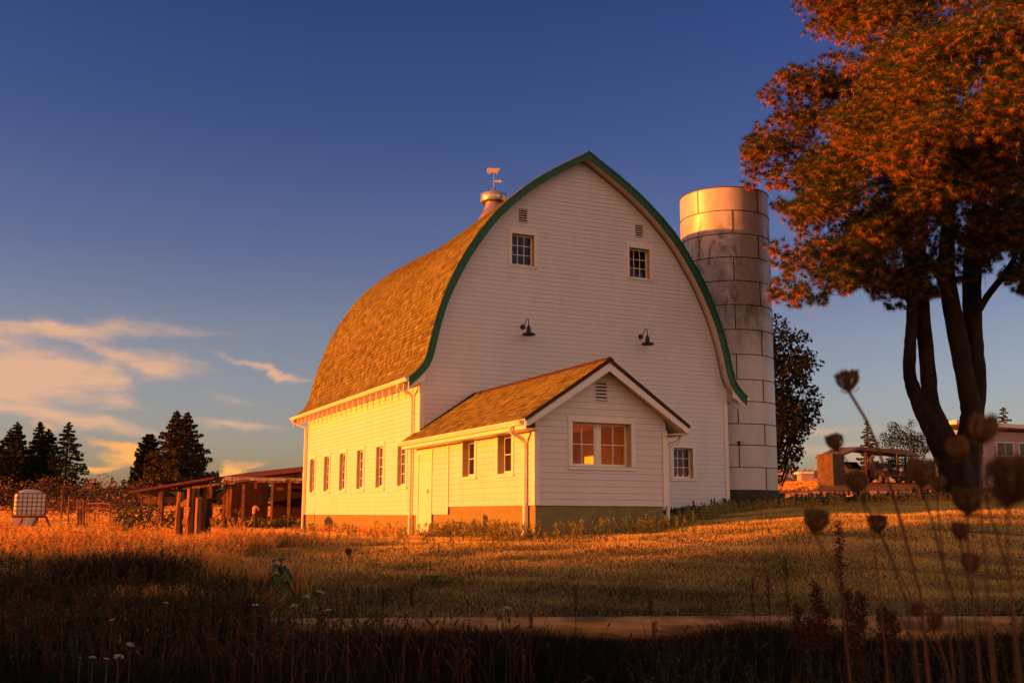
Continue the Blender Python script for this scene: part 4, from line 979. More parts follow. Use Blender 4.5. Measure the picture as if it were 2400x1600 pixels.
# weeds along the walls
def weeds(name, pts, n, h, label, m=None, w=.35, seed=1, leaf=.06, XY=None, plume=0, dense=1.0):
    rs = np.random.RandomState(seed); C = []; D = []; S = MB()
    if XY is not None: pts = [(0, 0), (1, 1)]; n = len(XY)
    P = [np.array(p, float) for p in pts]; L = [np.linalg.norm(b-a) for a, b in zip(P, P[1:])]; T = sum(L)
    ZZ = H(XY[:, 0], XY[:, 1]) if XY is not None else None
    for i in range(n):
        s = rs.rand()*T; j = 0
        while s > L[j] and j < len(L)-1: s -= L[j]; j += 1
        q = XY[i] if XY is not None else P[j]+(P[j+1]-P[j])*s/L[j] + rs.normal(size=2)*w; z = ZZ[i] if XY is not None else hz(*q); hh = h*rs.uniform(.35, 1.1)
        tp = np.array([q[0]+rs.normal()*.12*hh*2, q[1]+rs.normal()*.12*hh*2, z+hh]); b0 = np.array([q[0], q[1], z])
        k = int((12+rs.rand()*16)*dense); f = (.55+.45*rs.rand(k)) if plume else rs.rand(k)**.7; cc = b0+np.outer(f, tp-b0)+rs.normal(size=(k, 3))*.045*(1.2-f)[:, None]; C.append(cc)
        d = rs.normal(size=(k, 3)); d[:, 2] = abs(d[:, 2])+.3; D.append(d/np.linalg.norm(d, axis=1)[:, None])
        S.tube([b0, tp], [.006, .003], 3, cap=False)
    C = np.concatenate(C); D = np.concatenate(D); V, F = leaf_tris(C, leaf, D, .38)
    Vs = np.array(S.v); Fs = np.array(S.f)+len(V); V = np.concatenate([V, Vs]); F = np.concatenate([F, Fs])
    rn = np.clip(np.concatenate([rs.normal(.45, .25, len(C)), np.full(len(Fs), .6)]), 0, 1)
    return tag(npmesh(name, V, F, m or M_weed, None, rn), label, 'weeds', kind='stuff')
weeds('weed_patch', [(-.5, -8.4), (-.9, -6.5), (-.6, -3.8), (-.5, -2.5)], 230, .42, 'green weeds against the sunlit wall of the annex', seed=2, w=.22, leaf=.07)
weeds('weed_patch', [(-.1, -8.6), (1.5, -8.7), (3.4, -8.6), (5, -7.2), (8, -3.8), (11, -2.4), (14, -1.2)], 520, .40, 'tall pale weeds below the shaded annex wall', seed=3, w=.28, leaf=.06)
weeds('weed_patch', [(-.5, 1), (-.5, 6), (-.6, 11)], 110, .32, 'sparse reddish weeds along the barn foundation', seed=4, w=.2, m=M_dry)
weeds('weed_patch', [G(1700, 1190, 33)[:2], G(2000, 1185, 33)[:2], G(2420, 1178, 34)[:2]], 420, .34, 'sunlit seedy weeds along the crest of the lawn', seed=5, w=.5, m=M_dry)
weeds('weed_patch', [(4.2, -.6), (7, -.5), (11.2, -.5)], 110, .3, 'dark weeds at the foot of the shaded gable', seed=6, w=.15, m=M_shrub)
def scatter(n, r0, r1, t0, t1, seed, keep=None):
    x, y, r, t_ = polar(n, r0, r1, t0, t1, 1.0, seed)
    if keep is not None: k = keep(x, y, r, t_); x, y = x[k], y[k]
    return np.stack([x, y], 1)
weeds('weed_patch', None, 0, .62, 'glowing red-orange plumed weeds in the sunlit tangle on the left', seed=21, m=M_dry, leaf=.045, plume=1, dense=1.6, XY=scatter(1500, 15.5, 27, -.50, -.245, 21, lambda x, y, r, t: (nz(x, y, .55, .3)+.3*nz(x, y, 1.9, 1) > -.1) & ~((abs(t+.30) < .03) & (r > 20))))
weeds('weed_patch', None, 0, .6, 'yellow-green feathery weeds in the sunlit grass, left of the plumed ones', seed=22, m=M_weed, leaf=.05, XY=scatter(420, 17, 27, -.48, -.34, 22, lambda x, y, r, t: nz(x, y, .7, 2) > .1))
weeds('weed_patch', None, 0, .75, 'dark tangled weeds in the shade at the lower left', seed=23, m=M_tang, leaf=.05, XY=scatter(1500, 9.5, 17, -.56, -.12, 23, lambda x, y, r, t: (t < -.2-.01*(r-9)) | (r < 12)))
weeds('weed_patch', None, 0, .45, 'low leafy weeds scattered over the sunlit grass before the barn', seed=24, m=M_weed, leaf=.07, XY=scatter(420, 19, 32, -.26, .0, 24, lambda x, y, r, t: nz(x, y, .9, 1) > .15))
weeds('weed_patch', None, 0, .42, 'weeds coloured deep green to deepen the barn shadow by the silo', seed=25, m=M_shrub, leaf=.10, dense=1.4, XY=scatter(1500, 30, 44, .16, .52, 25, lambda x, y, r, t: (y+.1763*x > .2) & (y+.1763*x < 5.2)))  # dark leaf colour deepens the barn's shadow here
weeds('weed_patch', None, 0, .55, 'dark tangle of stems and weeds at the lower right', seed=26, m=M_tang, leaf=.03, XY=scatter(700, 4.5, 10.5, .12, .52, 26))
a1, a2 = put(470, 45), put(720, 50)
weeds('weed_patch', [a1[:2], a2[:2]], 260, .5, 'low green weeds in front of the old shed', seed=7, w=.9, m=M_shrub, leaf=.12)

# ------------------------------------------------------------------ log rail in the foreground
la = at(540, 1470, 13.4); lc = at(1200, 1472, 12.6); lb_ = at(3700, 1490, 8.6)
lp = [la, la.lerp(lc, .5)+Vector((0, 0, .004)), lc, lc.lerp(lb_, .25)+Vector((0, 0, .012)), lc.lerp(lb_, .6), lb_]
lp = [Vector((p.x, p.y, p.z)) for p in lp]
lg = MB().tube(smooth3(lp, 2), [.105+.05*i/20 for i in range(len(smooth3(lp, 2)))], 28).build('log_rail', M_log, None, smooth=True)
tag(lg, 'long pale peeled log lying across the foreground behind the dark weeds', 'log')

# ------------------------------------------------------------------ local frame helper: x to the right of the view, y away, z up
def frame(px, depth, turn=0, z=None):
    b = put(px, depth, z); a = -YAW+turn; ca, sa = math.cos(a), math.sin(a)
    def L(x, y, z_): return Vector((b[0]+x*ca-y*sa, b[1]+x*sa+y*ca, b[2]+z_))
    return b, L
class LMB(MB):
    def __init__(s, L): super().__init__(); s.L = L
    def lb(s, x0, x1, y0, y1, z0, z1):
        v = [s.L(x, y, z) for z in (z0, z1) for x, y in ((x0, y0), (x1, y0), (x1, y1), (x0, y1))]
        return s.add(v, [(3, 2, 1, 0), (4, 5, 6, 7), (0, 1, 5, 4), (1, 2, 6, 5), (2, 3, 7, 6), (3, 0, 4, 7)])
    def lbeam(s, a, b, w, h): return s.beam(s.L(*a), s.L(*b), w, h)
    def lpr(s, pts, d): 
        o = s.L(0, 0, 0); return s.prism([s.L(*p) for p in pts], s.L(*d)-o)

# old pole shed: scale at depth 54 is about 46 px per metre
SH = 54.0; K = FPX/SH; b, L = frame(600, SH); shed = thing('pole_shed', b, 'long low tumbledown open shed with rusty roofs beside the barn', 'shed')
zy = lambda y: CAM[2]+(1208-y)/K*1.0 - b[2]
X = lambda px: (px-600)/K
# main roof: a sloping slab with a dark red edge
LMB(L).lpr([(X(505), 0, zy(1122)), (X(790), 0, zy(1090)), (X(790), 0, zy(1099)), (X(505), 0, zy(1131))], (0, 6.5, .5)).build('roof', M_redroof, shed)
LMB(L).lpr([(X(308), -.6, zy(1156)), (X(505), -.6, zy(1122)), (X(505), -.6, zy(1127)), (X(308), -.6, zy(1162))], (0, 2.6, .1)).build('roof', M_redroof, shed)
LMB(L).lpr([(X(560), .1, zy(1117)), (X(703), .1, zy(1101)), (X(703), .1, zy(1124)), (X(560), .1, zy(1126))], (0, .08, 0)).build('gable_board', M_wdark, shed)
tinb = LMB(L); n = 12
for k in range(n):
    x0, x1 = X(524+k*20.5), X(524+(k+1)*20.5)-.03; zt = zy(1120+.3*k); zb_ = zy(1130+.8*k)
    v = [L(x0, .2, zt+random.uniform(0, .03)), L(x1, .2, zt), L(x1+.35, -1.9, zb_+random.uniform(-.02, .03)), L(x0+.35, -1.9, zb_)]
    tinb.prism(v, (0, 0, -.025))
tinb.build('tin_roof', M_tin, shed)
LMB(L).lb(X(545), X(790), -1.9, -1.82, zy(1137), zy(1132)).lbeam((X(455), -1.95, zy(1152)), (X(602), -1.95, zy(1131)), .12, .11).build('eave_beam', M_wood, shed)
# posts (px, top, depth offset, width px)
for px, yt, dy, w in ((507, 1142, -1.3, 12), (520, 1128, .3, 6), (556, 1140, -1.6, 13), (590, 1133, -1.8, 7), (604, 1133, -.6, 6), (655, 1136, -1.8, 5), (694, 1136, -1.8, 7), (380, 1140, -.3, 13), (327, 1158, .2, 3), (338, 1156, 1.0, 3), (360, 1152, 1.2, 4), (437, 1135, 1.0, 4), (470, 1136, .6, 4), (352, 1150, -.2, 4)):
    hw = w/K/2; LMB(L).lb(X(px)-hw, X(px)+hw, dy-hw, dy+hw, -.4, zy(yt)).build('post', M_wood if w > 9 else M_wood2, shed)
# back wall of dark boards with open slits
bw = LMB(L); xx = X(502)
while xx < X(800):
    w_ = random.uniform(.16, .26); px = 1200-(1200-(600+xx*K))*54/57.6
    if not (612 < px < 632 and random.random() < .7) and not (688 < px < 698 and random.random() < .5): bw.lb(xx, xx+w_-.008, 3.6, 3.64, -.9, zy(1122))
    xx += w_
bw.build('back_wall', M_wdark, shed)
LMB(L).lb(X(502), X(800), 3.5, 3.58, .9, 1.05).build('wall_rail', M_wdark, shed)
LMB(L).lb(X(502), X(800), 3.5, 3.58, .2, .35).build('wall_rail', M_wdark, shed)
LMB(L).lb(X(800), X(803), -1.8, 3.6, -.3, zy(1122)).build('side_wall', M_wdark, shed)
# pens: rails and braces
for a, c, w in (((X(508), -1.5, zy(1187)), (X(560), -1.5, zy(1190)), .10), ((X(512), -1.6, zy(1226)), (X(556), -1.6, zy(1190)), .07), ((X(518), -1.3, zy(1190)), (X(548), -1.3, zy(1158)), .08),
                ((X(336), -.2, zy(1165)), (X(376), -.2, zy(1173)), .13), ((X(380), -.2, zy(1176)), (X(430), -.2, zy(1176)), .35), ((X(578), -1.7, zy(1210)), (X(592), -1.7, zy(1180)), .06), ((X(500), .6, zy(1165)), (X(545), .6, zy(1166)), .30), ((X(330), .2, zy(1178)), (X(372), .2, zy(1178)), .30), ((X(505), .8, zy(1200)), (X(556), .8, zy(1200)), .22)):
    LMB(L).lbeam(a, c, .04, w).build('pen_rail', M_wood2, shed)
LMB(L).lb(X(612), X(630), 3.3, 3.4, zy(1148), zy(1141)).build('slit_board', M_wood2, shed)

# weathered gate posts in the tall grass
def rough_post(px, depth, ytop, wpx, label, sq=False, dark=False, lean=0, ybot=1300):
    b = put(px, depth); r = wpx/FPX*depth/2; zt = at(px, ytop, depth).z
    t = thing('gate_post', b, label, 'post', 'old timber posts of the corral gate'); rs_ = random.Random(px)
    if sq:
        m = MB(); n = 10; ca, sa = math.cos(.55-YAW), math.sin(.55-YAW)
        ring = [(-r, -r), (-r*.3, -r*1.03), (r*.4, -r*.97), (r, -r), (r*1.02, r*.2), (r, r), (r*.1, r), (-r, r), (-r*1.03, r*.3)]
        V = []; 
        for i in range(n):
            z = b[2]-.4+(zt-b[2]+.4)*i/(n-1)
            for x, y in ring:
                j = 1+rs_.uniform(-.05, .05); V.append((b[0]+(x*ca-y*sa)*j+lean*(z-b[2]), b[1]+(x*sa+y*ca)*j, z+(rs_.uniform(-.03, .03) if i == n-1 else 0)))
        k = len(ring); F = [(i*k+j, i*k+(j+1) % k, (i+1)*k+(j+1) % k, (i+1)*k+j) for i in range(n-1) for j in range(k)] + [tuple((n-1)*k+j for j in range(k))]
        m.add(V, F); m.build('timber', M_wdark if dark else M_wood, t)
    else:
        MB().tube([(b[0], b[1], b[2]-.4), (b[0]+lean*.4, b[1], (b[2]+zt)/2), (b[0]+lean, b[1], zt)], [r*1.05, r, r*.93], 12, jit=.06).build('timber', M_wood, t)
    return t
rough_post(421, 25.6, 1152, 19, 'rounded grey-brown gate post, leftmost of the old timbers by the tall grass')
rough_post(451, 25.0, 1143, 24, 'tallest squared timber post in the middle of the gate posts', sq=True)
rough_post(470, 24.4, 1167, 20, 'sunlit split timber post standing in front of the tallest gate post', sq=True)
rough_post(484, 25.4, 1168, 18, 'dark shaded timber at the right end of the gate posts', sq=True, dark=True)
def board(px0, y0, px1, y1, depth, wpx, label, name='fence_board', m=None):
    w = wpx/FPX*depth; return tag(MB().beam(at(px0, y0, depth), at(px1, y1, depth-.1), .035, w).build(name, m or M_wood2), label, 'board')
board(424, 1184, 450, 1168, 25.2, 12, 'short slanting board nailed between two gate posts near their tops')
board(428, 1222, 446, 1221, 25.1, 12, 'small square block of board low between the gate posts')
board(432, 1262, 446, 1188, 24.9, 4, 'thin stick leaning up against the tallest gate post', 'leaning_stick')
# short fence posts and rail by the gates
for px, yt in ((183, 1170), (189, 1172), (196, 1171)):
    tag(MB().tube([at(px, 1232, 44), at(px, yt, 44)], .055, 8).build('fence_post', M_wood2), {183: 'short stake post, left one of the trio beside the tube gate', 189: 'short stake post, middle one of the trio beside the tube gate', 196: 'short stake post, right one of the trio touching the tube gate'}[px], 'post', 'short stake posts by the tube gates')
tag(MB().beam(at(179, 1188, 43.8), at(194, 1188, 43.8), .04, .11).build('fence_board', M_wood2), 'short pale board nailed across the three stake posts', 'board')
for px, yt, lb in ((146, 1158, 'thin leaning field stake, left one right of the white tank'), (162, 1161, 'thin leaning field stake, right one nearer the tube gates')):
    tag(MB().tube([at(px-2, 1225, 46), at(px, yt, 46)], .04, 6).build('fence_post', M_wood2), lb, 'post', 'thin field stakes behind the tank')
# tube gates
def gate(px0, px1, yt, depth, label, d1=None):
    b = put(px0, depth); t = thing('tube_gate', b, label, 'gate', 'steel tube gates on the left'); d1 = d1 or depth
    P = lambda f, y: at(px0+(px1-px0)*f, y, depth+(d1-depth)*f)
    fr = MB().tube(smooth3([P(0, yt+62), P(0, yt+4), P(.03, yt), P(.97, yt), P(1, yt+4), P(1, yt+62)], 1), .024, 6); fr.build('frame', M_rust, t)
    for y in (12, 23, 34, 46, 58): MB().tube([P(0, yt+y), P(1, yt+y)], .017, 6).build('bar', M_rust, t)
    for f in (.12, .32, .52): MB().tube([P(f, yt+12), P(f, yt+58)], .015, 6).build('brace', M_rust, t)
gate(203, 258, 1179, 43.5, 'rusty steel tube gate next to the three stake posts', 42.5)
gate(258, 334, 1177, 42.4, 'rusty steel tube gate, the further right one behind the dark shrub', 45)

# water tank in a cage
b, L = frame(68, 38, .42); tank = thing('caged_tank', b, 'white plastic water tank in a steel cage standing in the dry grass', 'tank'); K2 = FPX/38
zt_ = lambda y: at(68, y, 38).z-b[2]
body = LMB(L); z0_, z1_ = zt_(1206), zt_(1156); w = .50
prof = []
for i in range(9):
    f = i/8; z = z0_+(z1_-z0_)*f; q = w*(1-.05*(abs(f-.5)*2)**10); prof.append((q, z))
prof += [(w*.80, z1_+.02), (w*.62, z1_+.10), (w*.40, z1_+.14), (w*.2, z1_+.15)]
ringn = 24; V = []; 
for q, z in prof:
    for k in range(ringn):
        a = 2*math.pi*k/ringn; c_, s__ = math.cos(a), math.sin(a); x = q*math.copysign(abs(c_)**.2, c_); y = q*1.05*math.copysign(abs(s__)**.2, s__); V.append(L(x, y, z))
F = [(i*ringn+k, i*ringn+(k+1) % ringn, (i+1)*ringn+(k+1) % ringn, (i+1)*ringn+k) for i in range(len(prof)-1) for k in range(ringn)] + [tuple((len(prof)-1)*ringn+k for k in range(ringn))]
body.add(V, F); body.build('tank_body', M_plast, tank, smooth=True)
MB().tube([L(0, 0, z1_+.10), L(0, 0, z1_+.15)], .11, 14).build('cap', M_plast, tank)
cg = LMB(L); W_ = .535
for y in (-W_, W_):
    for k in range(8): x = -W_+2*W_*k/7; cg.lbeam((x, y, z0_-.02), (x, y, z1_+.02), .022, .022)
    for k in range(6): z = z0_+(z1_-z0_)*k/5; cg.lbeam((-W_, y, z), (W_, y, z), .022, .022)
for x in (-W_, W_):
    for k in range(1, 7): y = -W_+2*W_*k/7; cg.lbeam((x, y, z0_-.02), (x, y, z1_+.02), .022, .022)
    for k in range(6): z = z0_+(z1_-z0_)*k/5; cg.lbeam((x, -W_, z), (x, W_, z), .022, .022)
cg.build('cage', M_cage, tank)
LMB(L).lb(-.54, .54, -.54, .54, z0_-.10, z0_-.03).build('pallet', M_steel, tank)
LMB(L).lb(-.50, .32, -.5, .5, -.2, z0_-.12).build('plinth', M_plast, tank)
for a, c in (((.55, -.5, z0_-.05), (.86, -.6, -.15)), ((.30, -.56, z0_-.1), (-.15, -.75, -.25)), ((-.2, -.58, z0_-.1), (-.42, -.7, -.2))): LMB(L).lbeam(a, c, .05, .07).build('prop', M_wood, tank)

# yard hydrant with a pink cloth
b = put(598, 42); hy = thing('yard_hydrant', b, 'thin standpipe with a pinkish cloth tied over its top, near the shed', 'standpipe')
zt2 = at(598, 1190, 42).z
MB().tube([(b[0], b[1], b[2]-.2), (b[0], b[1], zt2)], .025, 8).build('pipe', M_stemg, hy)
c0 = Vector((b[0], b[1], zt2)); cpth = smooth3([c0+Vector((-.05, 0, -.22)), c0+Vector((-.05, 0, .0)), c0+Vector((.0, 0, .06)), c0+Vector((.09, 0, .0)), c0+Vector((.13, -.02, -.10))], 2)
MB().tube(cpth, [float(np.interp(i/(len(cpth)-1), [0, .3, .6, 1], [.05, .065, .05, .02])) for i in range(len(cpth))], 8).build('cloth', M_pink, hy, smooth=True)
MB().tube([c0+Vector((.12, -.02, -.08)), c0+Vector((.35, -.1, -.6)), c0+Vector((.5, -.2, -.78))], .012, 6).build('hose', M_stemg, hy)
# dark shrub left of the posts
broadleaf('dark_shrub', put(345, 29), 1.25, .85, 'dark bushy shrub growing left of the gate posts', M_shrub, cat='shrub', seed=8, ncl=60, dens=520, leaf=.085, trunk=0, zc=.42, sq=.42)
broadleaf('dark_shrub', put(305, 28.5), .95, .55, 'smaller paler shrub crowding the left flank of the dark shrub', M_shrub, cat='shrub', seed=14, ncl=36, dens=520, leaf=.08, trunk=0, zc=.42, sq=.42)

# ------------------------------------------------------------------ right side: block, carport, cars, house
b, L = frame(1952, 78); K3 = FPX/78; zz = lambda y, px=1952, d=78: at(px, y, d).z-b[2]
bl = LMB(L).lpr([(-1.0, 0, -.3), (-.12, -.88, -.3), (1.08, .25, -.3), (.2, 1.2, -.3)], (0, 0, zz(1063)+.3)).build('concrete_block', M_block); tag(bl, 'tall square concrete block, orange where the sun strikes it, beside the carport', 'concrete block')
b, L = frame(2025, 85, .12); car = thing('carport', b, 'open carport with a thin metal roof sheltering two vehicles', 'carport'); zc = lambda y: at(2025, y, 85).z-b[2]; K4 = FPX/85; Xc = lambda px: (px-2025)/K4
LMB(L).lpr([(Xc(1952), -1.2, zc(1070)), (Xc(2005), -1.2, zc(1047)), (Xc(2115), -1.2, zc(1053)), (Xc(2150), -1.2, zc(1062)), (Xc(2150), -1.2, zc(1068)), (Xc(2005), -1.2, zc(1054)), (Xc(1952), -1.2, zc(1074))], (.4, 5.5, .25)).build('roof', M_roofm, car)
for px, yy in ((2021, -1.1), (2098, -1.1), (2000, 2.5), (2090, 4), (1962, 3.6)): LMB(L).lb(Xc(px)-.06, Xc(px)+.06, yy-.06, yy+.06, -.3, zc(1058)).build('post', M_steel, car)
LMB(L).lbeam((Xc(1978), 2.4, zc(1102)), (Xc(1998), 2.4, zc(1078)), .07, .07).build('brace', M_steel, car); LMB(L).lbeam((Xc(2000), 2.4, zc(1074)), (Xc(2020), 2.4, zc(1090)), .05, .05).build('brace', M_steel, car)
def arc_wheel(L, x, y, z, r, parent, ax='x'):
    c = L(x, y, z); e = (L(x+.1, y, z)-c) if ax == 'x' else (L(x, y+.1, z)-c)
    w_ = MB().tube([c-e, c-e*.9, c+e*.9, c+e], [r*.9, r, r, r*.9], 18).build('wheel', M_tyre, parent, smooth=True); MB().tube([c-e*1.08, c+e*1.08], r*.55, 12).build('hub', M_chrome, w_)
# pickup seen from its front quarter
b, L = frame(1985, 87, .5); pk = thing('pickup_truck', b, 'dark pickup truck parked under the carport, left vehicle', 'truck')
LMB(L).lpr([(-.92, -2.6, .45), (-.92, -2.65, .98), (-.92, -1.2, 1.08), (-.92, 2.6, 1.08), (-.92, 2.6, .45)], (1.84, 0, 0)).build('body', M_car, pk)
LMB(L).lpr([(-.84, -1.15, 1.08), (-.74, -.45, 1.72), (-.74, .85, 1.74), (-.82, 1.1, 1.08)], (1.66, 0, 0)).build('cab', M_car, pk)
LMB(L).lpr([(-.76, -1.14, 1.13), (-.68, -.56, 1.66), (.70, -.56, 1.66), (.78, -1.14, 1.13)], (0, -.03, .01)).build('windscreen', M_wpane, pk)
LMB(L).lb(-.95, .95, -2.75, -2.62, .42, .62).build('bumper', M_chrome, pk); LMB(L).lb(-.55, .55, -2.68, -2.63, .66, .92).build('grille', M_iron, pk)
for s_ in (-.74, .74): c = L(s_, -2.66, .82); MB().tube([c, L(s_, -2.70, .82)], .12, 14).build('headlight', M_lens, pk)
for sx_ in (-.85, .85):
    for sy_ in (-1.7, 1.7): arc_wheel(L, sx_, sy_, .36, .37, pk)
# old round-fendered car
b, L = frame(2069, 84, .12); oc = thing('old_car', b, 'old black car with round headlights and bright grille under the carport', 'car')
LMB(L).lpr([(-.55, -2.0, .5), (-.5, -2.05, 1.0), (-.55, -.9, 1.12), (-.7, -.6, 1.12), (-.7, 2.0, 1.05), (-.7, 2.2, .5)], (1.1, 0, 0)).build('bonnet', M_carb, oc)
LMB(L).lpr([(-.72, -.65, 1.1), (-.62, -.15, 1.60), (-.60, 1.2, 1.62), (-.68, 1.9, 1.08)], (1.4, 0, 0)).build('cab', M_carb, oc)
LMB(L).lpr([(-.62, -.66, 1.14), (-.54, -.22, 1.55), (.60, -.22, 1.55), (.66, -.66, 1.14)], (0, -.03, .01)).build('windscreen', M_wpane, oc)
for s_ in (-.68, .68):
    cs = [L(s_, -2.05, .55), L(s_, -2.0, .72), L(s_, -1.6, .86), L(s_, -1.1, .78), L(s_, -.7, .5)]; MB().tube(smooth3(cs, 1), .22, 10).build('fender', M_carb, oc, smooth=True)
    MB().tube([L(s_*.93, -2.02, .98), L(s_*.93, -2.16, .98)], [.10, .13], 16).build('headlight', M_lens, oc, smooth=True); arc_wheel(L, s_*1.05, -1.55, .34, .36, oc); arc_wheel(L, s_*1.05, 1.3, .34, .36, oc)
gr = LMB(L)
for k in range(7): gr.lb(-.42, .42, -2.10, -2.06, .62+k*.06, .65+k*.06)
gr.build('grille', M_chrome, oc); LMB(L).lb(-.85, .85, -2.28, -2.20, .45, .58).build('bumper', M_chrome, oc)
b, L = frame(2122, 86); tr_ = thing('box_trailer', b, 'small grey box trailer at the right side of the carport', 'trailer')
LMB(L).lb(-.45, .5, -.6, .8, .2, 1.0).build('box', M_block, tr_); LMB(L).lb(-.48, .53, -.63, .83, 1.0, 1.05).build('lid', M_roofm, tr_); arc_wheel(L, -.5, 0, .28, .28, tr_); arc_wheel(L, .55, 0, .28, .28, tr_)
# flat-roofed house
b, L = frame(2400, 75, .27); hs = thing('house', b, 'pale flat-roofed house with dark windows at the right edge', 'house'); K5 = FPX/75; Xh = lambda px: (px-2400)/K5; zh = lambda y: at(2400, y, 75).z-b[2]
LMB(L).lpr([(Xh(2238), 0, zh(1010)), (5.0, 0, zh(1012)), (5.0, 0, -.6), (Xh(2238), 0, -.6)], (0, 2.4, 0)).build('wall', M_house, hs)
LMB(L).lpr([(Xh(2212), -.7, zh(988)), (5.4, -.7, zh(1000)), (5.4, -.7, zh(1009)), (Xh(2212), -.7, zh(997))], (0, 3.6, 0)).build('roof', M_soff, hs)
def hwin(x0, x1, y0, y1):
    f_ = LMB(L); f_.lb(x0-.06, x1+.06, -.05, .0, y0-.06, y1+.06); w_ = f_.build('window', M_trim, hs)
    p_ = LMB(L); mid = (x0+x1)/2; p_.lb(x0, mid-.03, -.07, -.05, y0, y1); p_.lb(mid+.03, x1, -.07, -.05, y0, y1); p_.build('pane', M_wpane, w_)
hwin(Xh(2337), Xh(2380), zh(1066), zh(1037)); hwin(Xh(2400), Xh(2440), zh(1066), zh(1037)); hwin(Xh(2268), Xh(2298), zh(1066), zh(1040))
LMB(L).lb(Xh(2386), Xh(2392), 1, 1.2, zh(992), zh(984)).build('vent_pipe', M_galv, hs)
# little things far away on the field
b, L = frame(1912, 130); fh_ = thing('farm_hut', b, 'tiny pale hut far away on the right horizon beside the block', 'hut')
LMB(L).lb(-1.6, 1.6, 0, 2, -.5, 1.6).build('wall', M_house, fh_); LMB(L).lb(-1.9, 1.9, -.2, 2.2, 1.6, 1.85).build('roof', M_soff, fh_)

# ------------------------------------------------------------------ near plants
def seed_head(px, py, depth, rpx, stem_pts, label, seed, tone=.5, closed=.5, tilt=0):
    """wild carrot: a bird's-nest cup of curved rays on a long thin stalk"""
    rs = np.random.RandomState(seed); rpx *= .88; c = np.array(at(px, py, depth)); r = rpx/FPX*depth
    base = at(px, py+rpx*.9, depth); foot = put(stem_pts[-1][0], depth*.99)
    t = thing('wild_carrot', tuple(Vector(foot)), label, 'wild carrot', 'dried wild carrots in the right foreground')
    pts = [base]+[at(x, y, depth*(1-.0*i)) for i, (x, y) in enumerate(stem_pts)]
    last = pts[-1]; ft = Vector((last.x+.02, last.y, foot[2])); pts.append(last.lerp(ft, .5)+Vector((.01, 0, 0))); pts.append(ft)
    MB().tube(smooth3(pts, 1), (.0024 if seed == 100 else .0013), 6).build('stalk', M_stem if seed % 3 else M_stemg, t, smooth=True)
    rad_ = np.array(rgt); fo_ = np.array(fwd); u_ = np.array(up)
    ax = u_ + rad_*tilt + fo_*rs.uniform(-.2, .2); ax /= np.linalg.norm(ax); e1 = np.cross(ax, fo_); e1 /= np.linalg.norm(e1); e2 = np.cross(ax, e1)
    b0 = np.array(base); rays = MB(); C = []; D = []
    nr_ = 34
    for k in range(nr_):
        a = 2*math.pi*k/nr_ + rs.uniform(-.1, .1); inner = rs.rand() < .45; q = rs.uniform(.35, .75) if inner else rs.uniform(.85, 1.05); e = e1*math.cos(a)+e2*math.sin(a)
        hgt = r*rs.uniform(1.45, 1.95); path = [b0, b0+e*r*q*.55+ax*hgt*.22, b0+e*r*q*.98+ax*hgt*.55, b0+e*r*q*(1-.28*closed)+ax*hgt*.9]
        path = smooth3(path, 1); rays.tube(path, .0010+r*.012, 4, cap=False); tip = np.array(path[-1])
        for j in range(26): 
            s = r*.17; C.append(tip+rs.normal(size=3)*s*.55+ax*rs.uniform(-.25, .35)*r*.3); D.append(ax+rs.normal(size=3)*.7)
        if k % 2 == 0:
            for j in range(12): i = rs.randint(1, len(path)); C.append(np.array(path[i])+rs.normal(size=3)*r*.06); D.append(e+rs.normal(size=3)*.6)
    for k in range(620):
        a = rs.uniform(0, 6.28); f = rs.uniform(.12, 1); q = r*(math.sin(min(1, f*1.15)*math.pi*.62)**.8)*rs.uniform(.45, 1.0)*(1-.22*closed*max(0, f-.6)/.4)*(1+.08*math.sin(a*7))
        C.append(b0+(e1*math.cos(a)+e2*math.sin(a))*q+ax*r*1.75*f); D.append((e1*math.cos(a)+e2*math.sin(a))*.5+ax+rs.normal(size=3)*.35)
    for k in range(7):
        a = rs.uniform(0, 6.28); e = e1*math.cos(a)+e2*math.sin(a); rays.tube(smooth3([b0, b0+e*r*.5-ax*r*.08, b0+e*r*.85+ax*r*.25], 1), .0007, 3, cap=False)
    C = np.array(C); D = np.array(D); D /= np.linalg.norm(D, axis=1)[:, None]; V, F = leaf_tris(C, r*.17, D, .5)
    Vr = np.array(rays.v); Fr = np.array([f for f in rays.f])+len(V); V = np.concatenate([V, Vr]); F = np.concatenate([F, Fr])
    npmesh('seed_head', V, F, M_seed, t, np.clip(rs.normal(tone, .2, len(F)), 0, 1)); return t
